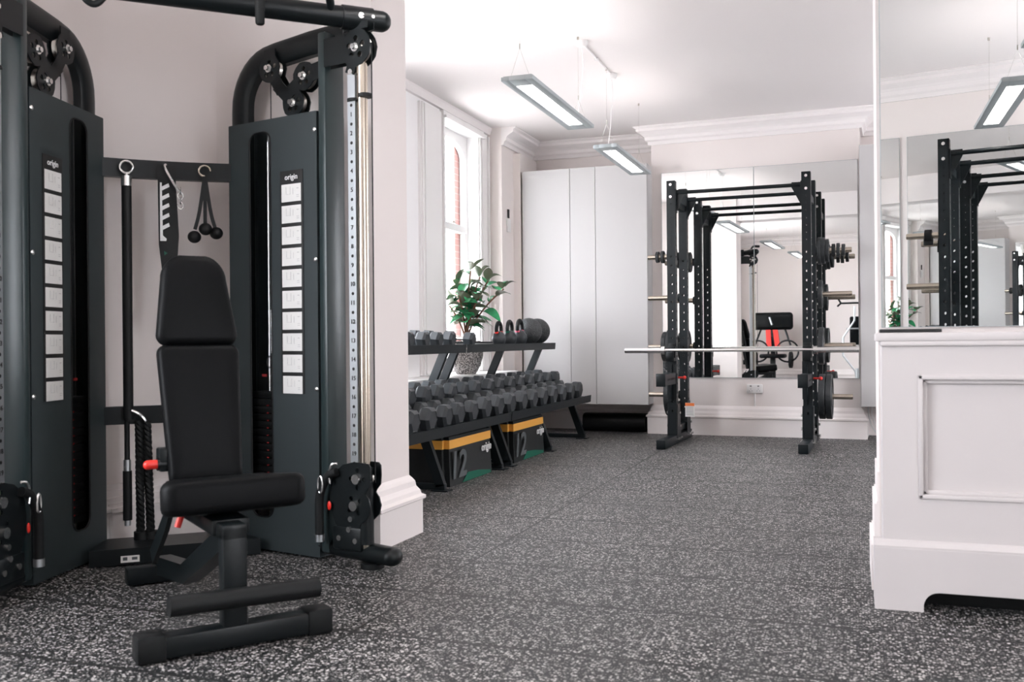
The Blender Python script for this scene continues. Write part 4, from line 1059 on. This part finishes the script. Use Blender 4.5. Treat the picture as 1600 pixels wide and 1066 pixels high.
def rack(loc, rz, label, jcups=True, safeties=True, mirrored=False):
    global UPM
    t = thing('power_rack', label, 'power rack', loc, rz)
    for sx in (-1, 1):
        X = sx*RW/2
        for y in (0, RD):
            if UPM is None:
                o = obj('upright', upright_mesh(), M_RACK, t, smooth=False); UPM = o.data
            else:
                o = bpy.data.objects.new('upright', UPM); COL.objects.link(o); o.parent = t
            o.location = (X, y, 0)
            for z in (2.345, 2.235):
                m = MB(); m.cyl((X, y-.04 if y == 0 else y+.04, z), (X, y-.052 if y == 0 else y+.052, z), .0135, 6); obj('frame_bolt', m, M_ZINC, t)
        m = MB(); m.bx((X-.04, -.52, .004), (X+.04, RD+.14, .08), .004); obj('floor_foot', m, M_RACK, t)
        for y0, y1 in ((-.05, .11), (RD-.11, RD+.05)):
            for xx in (X-.046, X+.040):
                m = MB(); m.plate([(y0, .06), (y1, .06), (y1-.03 if y0 < 0 else y1-.02, .36), (y0+.02, .36)], (), .006, Matrix.Translation((xx+.006, 0, 0)) @ Matrix.Rotation(pi/2, 4, 'Z')); obj('gusset_plate', m, M_RACK, t)
        for y0 in (0, RD):
            for dy, z in ((-.02, .05), (.035, .05), (.03, .16), (.02, .28), (-.06, .05), (.09, .05)):
                m = MB(); m.cyl((X-.062, y0+dy, z), (X+.062, y0+dy, z), .0125, 6); obj('gusset_bolt', m, M_ZINC, t)
        m = MB(); 
        for z in (2.19, .13): m = MB(); m.bx((X-.025, .038, z-.03), (X+.025, RD-.038, z+.03), .003); obj('side_crossmember', m, M_RACK, t)
        # storage pegs on the rear upright
        for z in (1.74, 1.345, .875, .415):
            m = MB(); a = X+sx*.04
            m.cyl((a, RD, z), (a+sx*.30, RD, z), .0245, 20); m.cyl((a+sx*.30, RD, z), (a+sx*.306, RD, z), .022, 20); p = obj('storage_peg', m, M_BRASS, t)
            m = MB(); m.cyl((a, RD, z), (a+sx*.015, RD, z), .04, 16); obj('peg_flange', m, M_RACK, p)
        if jcups:
            m = MB(); m.box((X, -.052, .815), (.075, .03, .13), .004); m.box((X, -.085, .765), (.07, .08, .03), .004); m.box((X, -.122, .80), (.07, .015, .08), .004); m.box((X+sx*.0, -.05, .88), (.06, .018, .06), .004); obj('j_cup', m, M_BLACK, t)
        if safeties:
            m = MB(); x0 = X-.04; hl = [circ(y, .595, .012, 8) for y in [-.10-.055*k for k in range(6)]]
            for xx in (X-.038, X+.034): m.plate([(-.49, .545), (-.06, .545), (-.06, .645), (-.49, .645)], hl, .004, Matrix.Translation((xx+.004, 0, 0)) @ Matrix.Rotation(pi/2, 4, 'Z'))
            m.bx((X-.038, -.49, .545), (X+.038, -.06, .549)); m.bx((X-.038, -.49, .641), (X+.038, -.06, .645)); m.box((X, -.495, .595), (.082, .014, .112), .003)
            m.plate([(-.06, .40), (-.044, .40), (-.044, .72), (-.06, .72), (-.09, .645), (-.16, .545)], (), .006, Matrix.Translation((X+.003, 0, 0)) @ Matrix.Rotation(pi/2, 4, 'Z'))
            m.bx((X-.043, -.05, .42), (X+.043, -.042, .75)); s = obj('safety_arm', m, M_RACK, t)
            m = MB(); m.cyl((X+.045, .0, .60), (X+.10, .0, .60), .009, 10); m.sph((X+.105, 0, .60), .017, seg=12); obj('red_pin', m, M_RED, s)
    for y in (0, RD):
        m = MB(); m.cyl((-RW/2+.038, y, 2.275), (RW/2-.038, y, 2.275), .0165, 18); b = obj('pull_up_bar', m, M_RACK, t)
        m = MB()
        for sx in (-1, 1):
            X = sx*(RW/2-.038)
            m.plate([(X, 2.30), (X-sx*.085, 2.30), (X-sx*.085, 2.255), (X, 2.09)], (), .008, Matrix.Translation((0, y-.004, 0)))
            m.box((X-sx*.004, y, 2.2), (.008, .07, .21))
        obj('corner_gusset', m, M_RACK, b, smooth=False)
    m = MB()
    m.cyl((-RW/2, RD, .13), (RW/2, RD, .13), .001, 6)
    m.bm.free()
    return t
RKO = Vector((-.9585, 8.76, 0)); RKA = R(-2.2)
rk = rack(tuple(RKO), RKA, 'black power rack with a bar racked low in front of the wall mirror')
RT = frame(RKO, RKA)
m = MB(); m.box((-RW/2+.041, .24, .285), (.006, .10, .14)); m.bm.free()
m = MB(); m.box((-RW/2+.085, .33, .285), (.085, .006, .13)); wl = obj('warning_label', m, M_PAPER, rk, smooth=False)
m = MB(); m.box((-RW/2+.085, .326, .335), (.085, .003, .028)); obj('label_header', m, mat('orange_print', (.8, .2, .05), .5), wl, smooth=False)
m = MB()
for k in range(6): m.box((-RW/2+.085, .326, .31-k*.014), (.068, .002, .004))
obj('label_text', m, M_GREYINK, wl, smooth=False)
def wplate(T, x, z, r, w, label, group='weight plates on the power rack', y=RD, sx=1):
    c = T @ Vector((x, y, z)); m = MB(T); m.lathe(plate_prof(r, w), (x, y, z), (1, 0, 0), 36)
    o = obj('weight_plate', m, M_BUMPER, world=True, loc=tuple(c), ang=30); tag(o, label, 'weight plate', group)
    m = MB(T); m.cyl((x-w/2-.001, y, z), (x+w/2+.001, y, z), .031, 18); obj('hub_ring', m, M_STEEL, o, world=True)
    return o
XR_ = RW/2+.04
wplate(RT, XR_+.045, .415, .205, .055, 'large black bumper plate low on the right of the rack, against the upright')
wplate(RT, XR_+.105, .415, .205, .050, 'large black bumper plate low on the right of the rack, outer one')
wplate(RT, XR_+.04, .875, .17, .045, 'medium black plate on the right peg just below barbell height')
wplate(RT, XR_+.035, 1.345, .13, .035, 'thin black plate on the right peg above the barbell')
for i, (d, r, w_) in enumerate(((.03, .125, .03), (.063, .12, .03), (.096, .105, .03), (.15, .06, .03), (.19, .065, .03), (.235, .055, .03))):
    wplate(RT, XR_+d, 1.74, r, w_, 'small black plate on the top right peg, %s from the upright' % ORD[i])
wplate(RT, -XR_-.10, .415, .205, .05, 'large black bumper plate low on the left of the rack')
wplate(RT, -XR_-.09, .875, .17, .045, 'medium black plate on the left peg behind the barbell, against the upright')
wplate(RT, -XR_-.14, .875, .145, .04, 'medium black plate on the left peg behind the barbell, outer one')
for i, (d, r, w_) in enumerate(((.05, .105, .03), (.09, .10, .028), (.16, .06, .03), (.21, .055, .03))):
    wplate(RT, -XR_-d, 1.74, r, w_, 'small black plate on the top left peg, %s from the upright' % ORD[i])
# barbell
bz = .848; by = -.085
bb = thing('barbell', 'long chrome barbell without plates resting across the power rack', 'barbell', tuple(RT @ Vector((0, by, bz))), RKA)
m = MB(); m.cyl((-.66, 0, 0), (.66, 0, 0), .0145, 20); obj('shaft', m, M_CHROME, bb)
for sx in (-1, 1):
    m = MB(); m.cyl((sx*.655, 0, 0), (sx*1.01, 0, 0), .0255, 24); sl_ = obj('sleeve', m, M_CHROME, bb)
    m = MB(); m.cyl((sx*.64, 0, 0), (sx*.672, 0, 0), .037, 24); obj('sleeve_collar', m, M_CHROME, sl_)

# second rack, beside the camera, seen in the counter mirror
LFv = Vector((.634, 7.74-7.692, 0)); wd = Vector((cos(BB_A), sin(BB_A), 0))
O2 = LFv+wd*(RW/2)
O2 = (BBF @ Vector((0, 0, 0)))*0 + O2
rk2 = rack(tuple(O2), pi+BB_A, 'second black power rack seen in the mirror above the counter', jcups=False, safeties=False)
RT2 = frame(O2, pi+BB_A)
wplate(RT2, XR_+.03, 1.345, .15, .04, 'black plate on the middle peg of the rack in the counter mirror', 'plates of the mirrored rack')
m = MB(RT2); m.cyl((XR_+.12, RD, 1.74), (XR_+.17, RD, 1.74), .047, 18); m.box((XR_+.145, RD, 1.69), (.07, .03, .05), .004)
tag(obj('collar_clamp', m, M_DARK, world=True, loc=tuple(RT2 @ Vector((XR_+.14, RD, 1.7)))), 'black collar clamp on the top peg of the rack in the counter mirror', 'collar')

# ================================================================== MACHINES ONLY SEEN IN THE BACK MIRROR
t = thing('leg_machine', 'machine with wide black roll pad and red arms reflected in the back mirror', 'exercise machine', (-2.42, -1.35, 0))
m = MB(); m.box((0, 0, 1.30), (.82, .16, .36), .07, seg=4); obj('roll_pad', m, M_VINYL, t)
for s_ in (-1, 1):
    m = MB(); m.tube([(s_*.07-.02, .0, 1.15), (s_*.09+.02, .04, .7)], 0, prof=[(.05, .03), (-.05, .03), (-.05, -.03), (.05, -.03)]); obj('red_arm', m, M_RED, t)
    m = MB(); m.tube([(s_*.3+.22*cos(a), .05, .68+.22*sin(a)) for a in [2*pi*i/24 for i in range(24)]], .018, 10, closed=True); obj('guard_ring', m, M_BLACK, t)
    m = MB(); m.tube([(s_*.22, -.05, 1.2), (s_*.36, .03, .8)], .02, 10); obj('brace', m, M_BLACK, t)
    m = MB(); m.lathe(plate_prof(.17, .06), (s_*.36, .0, .5), (1, 0, 0), 28); obj('side_weight', m, M_RUB, t)
m = MB(); m.box((.02, .1, .58), (.5, .4, .08), .03); obj('seat', m, M_VINYL, t)
m = MB(); m.box((0, 0, .3), (.1, .1, .56), .01); m.box((0, .05, .03), (.8, .5, .06), .01); m.box((0, -.02, .9), (.09, .06, .6), .01); obj('frame', m, M_BLACK, t)
m = MB(); m.cyl((-.05, .09, 1.38), (-.0, .09, 1.22), .022, 12); obj('silver_handle', m, M_ALU, t)
t = thing('silver_trainer', 'silver framed trainer with black pads at the right edge of the back mirror', 'exercise machine', (-.72, -.75, 0))
for s_ in (-1, 1):
    m = MB(); m.tube([(s_*.05, 0, 1.55), (s_*.05, 0, 1.28), (s_*.26, .05, .95), (s_*.26, .08, .6), (s_*.04, .1, .3), (0, .1, .1)], .018, 10); obj('side_frame', m, M_ALU, t)
m = MB(); m.cyl((-.2, .02, 1.12), (.2, .02, 1.12), .016, 10); m.cyl((0, .1, .05), (0, .1, .35), .03, 12); obj('cross_tube', m, M_ALU, t)
m = MB(); m.box((0, -.12, 1.05), (.3, .06, .62), .04); obj('back_pad', m, M_VINYL, t)
m = MB(); m.box((0, .1, .06), (.7, .34, .12), .03); obj('base', m, M_DARK, t)
m = MB(); m.cyl((-.3, .0, 1.62), (.1, .0, 1.62), .018, 10); m.tube([(-.3, 0, 1.62), (-.36, .05, 1.56)], .018, 10); m.tube([(-.3, 0, 1.62), (-.34, .05, 1.70)], .018, 10); obj('handlebar', m, M_BLACK, t)
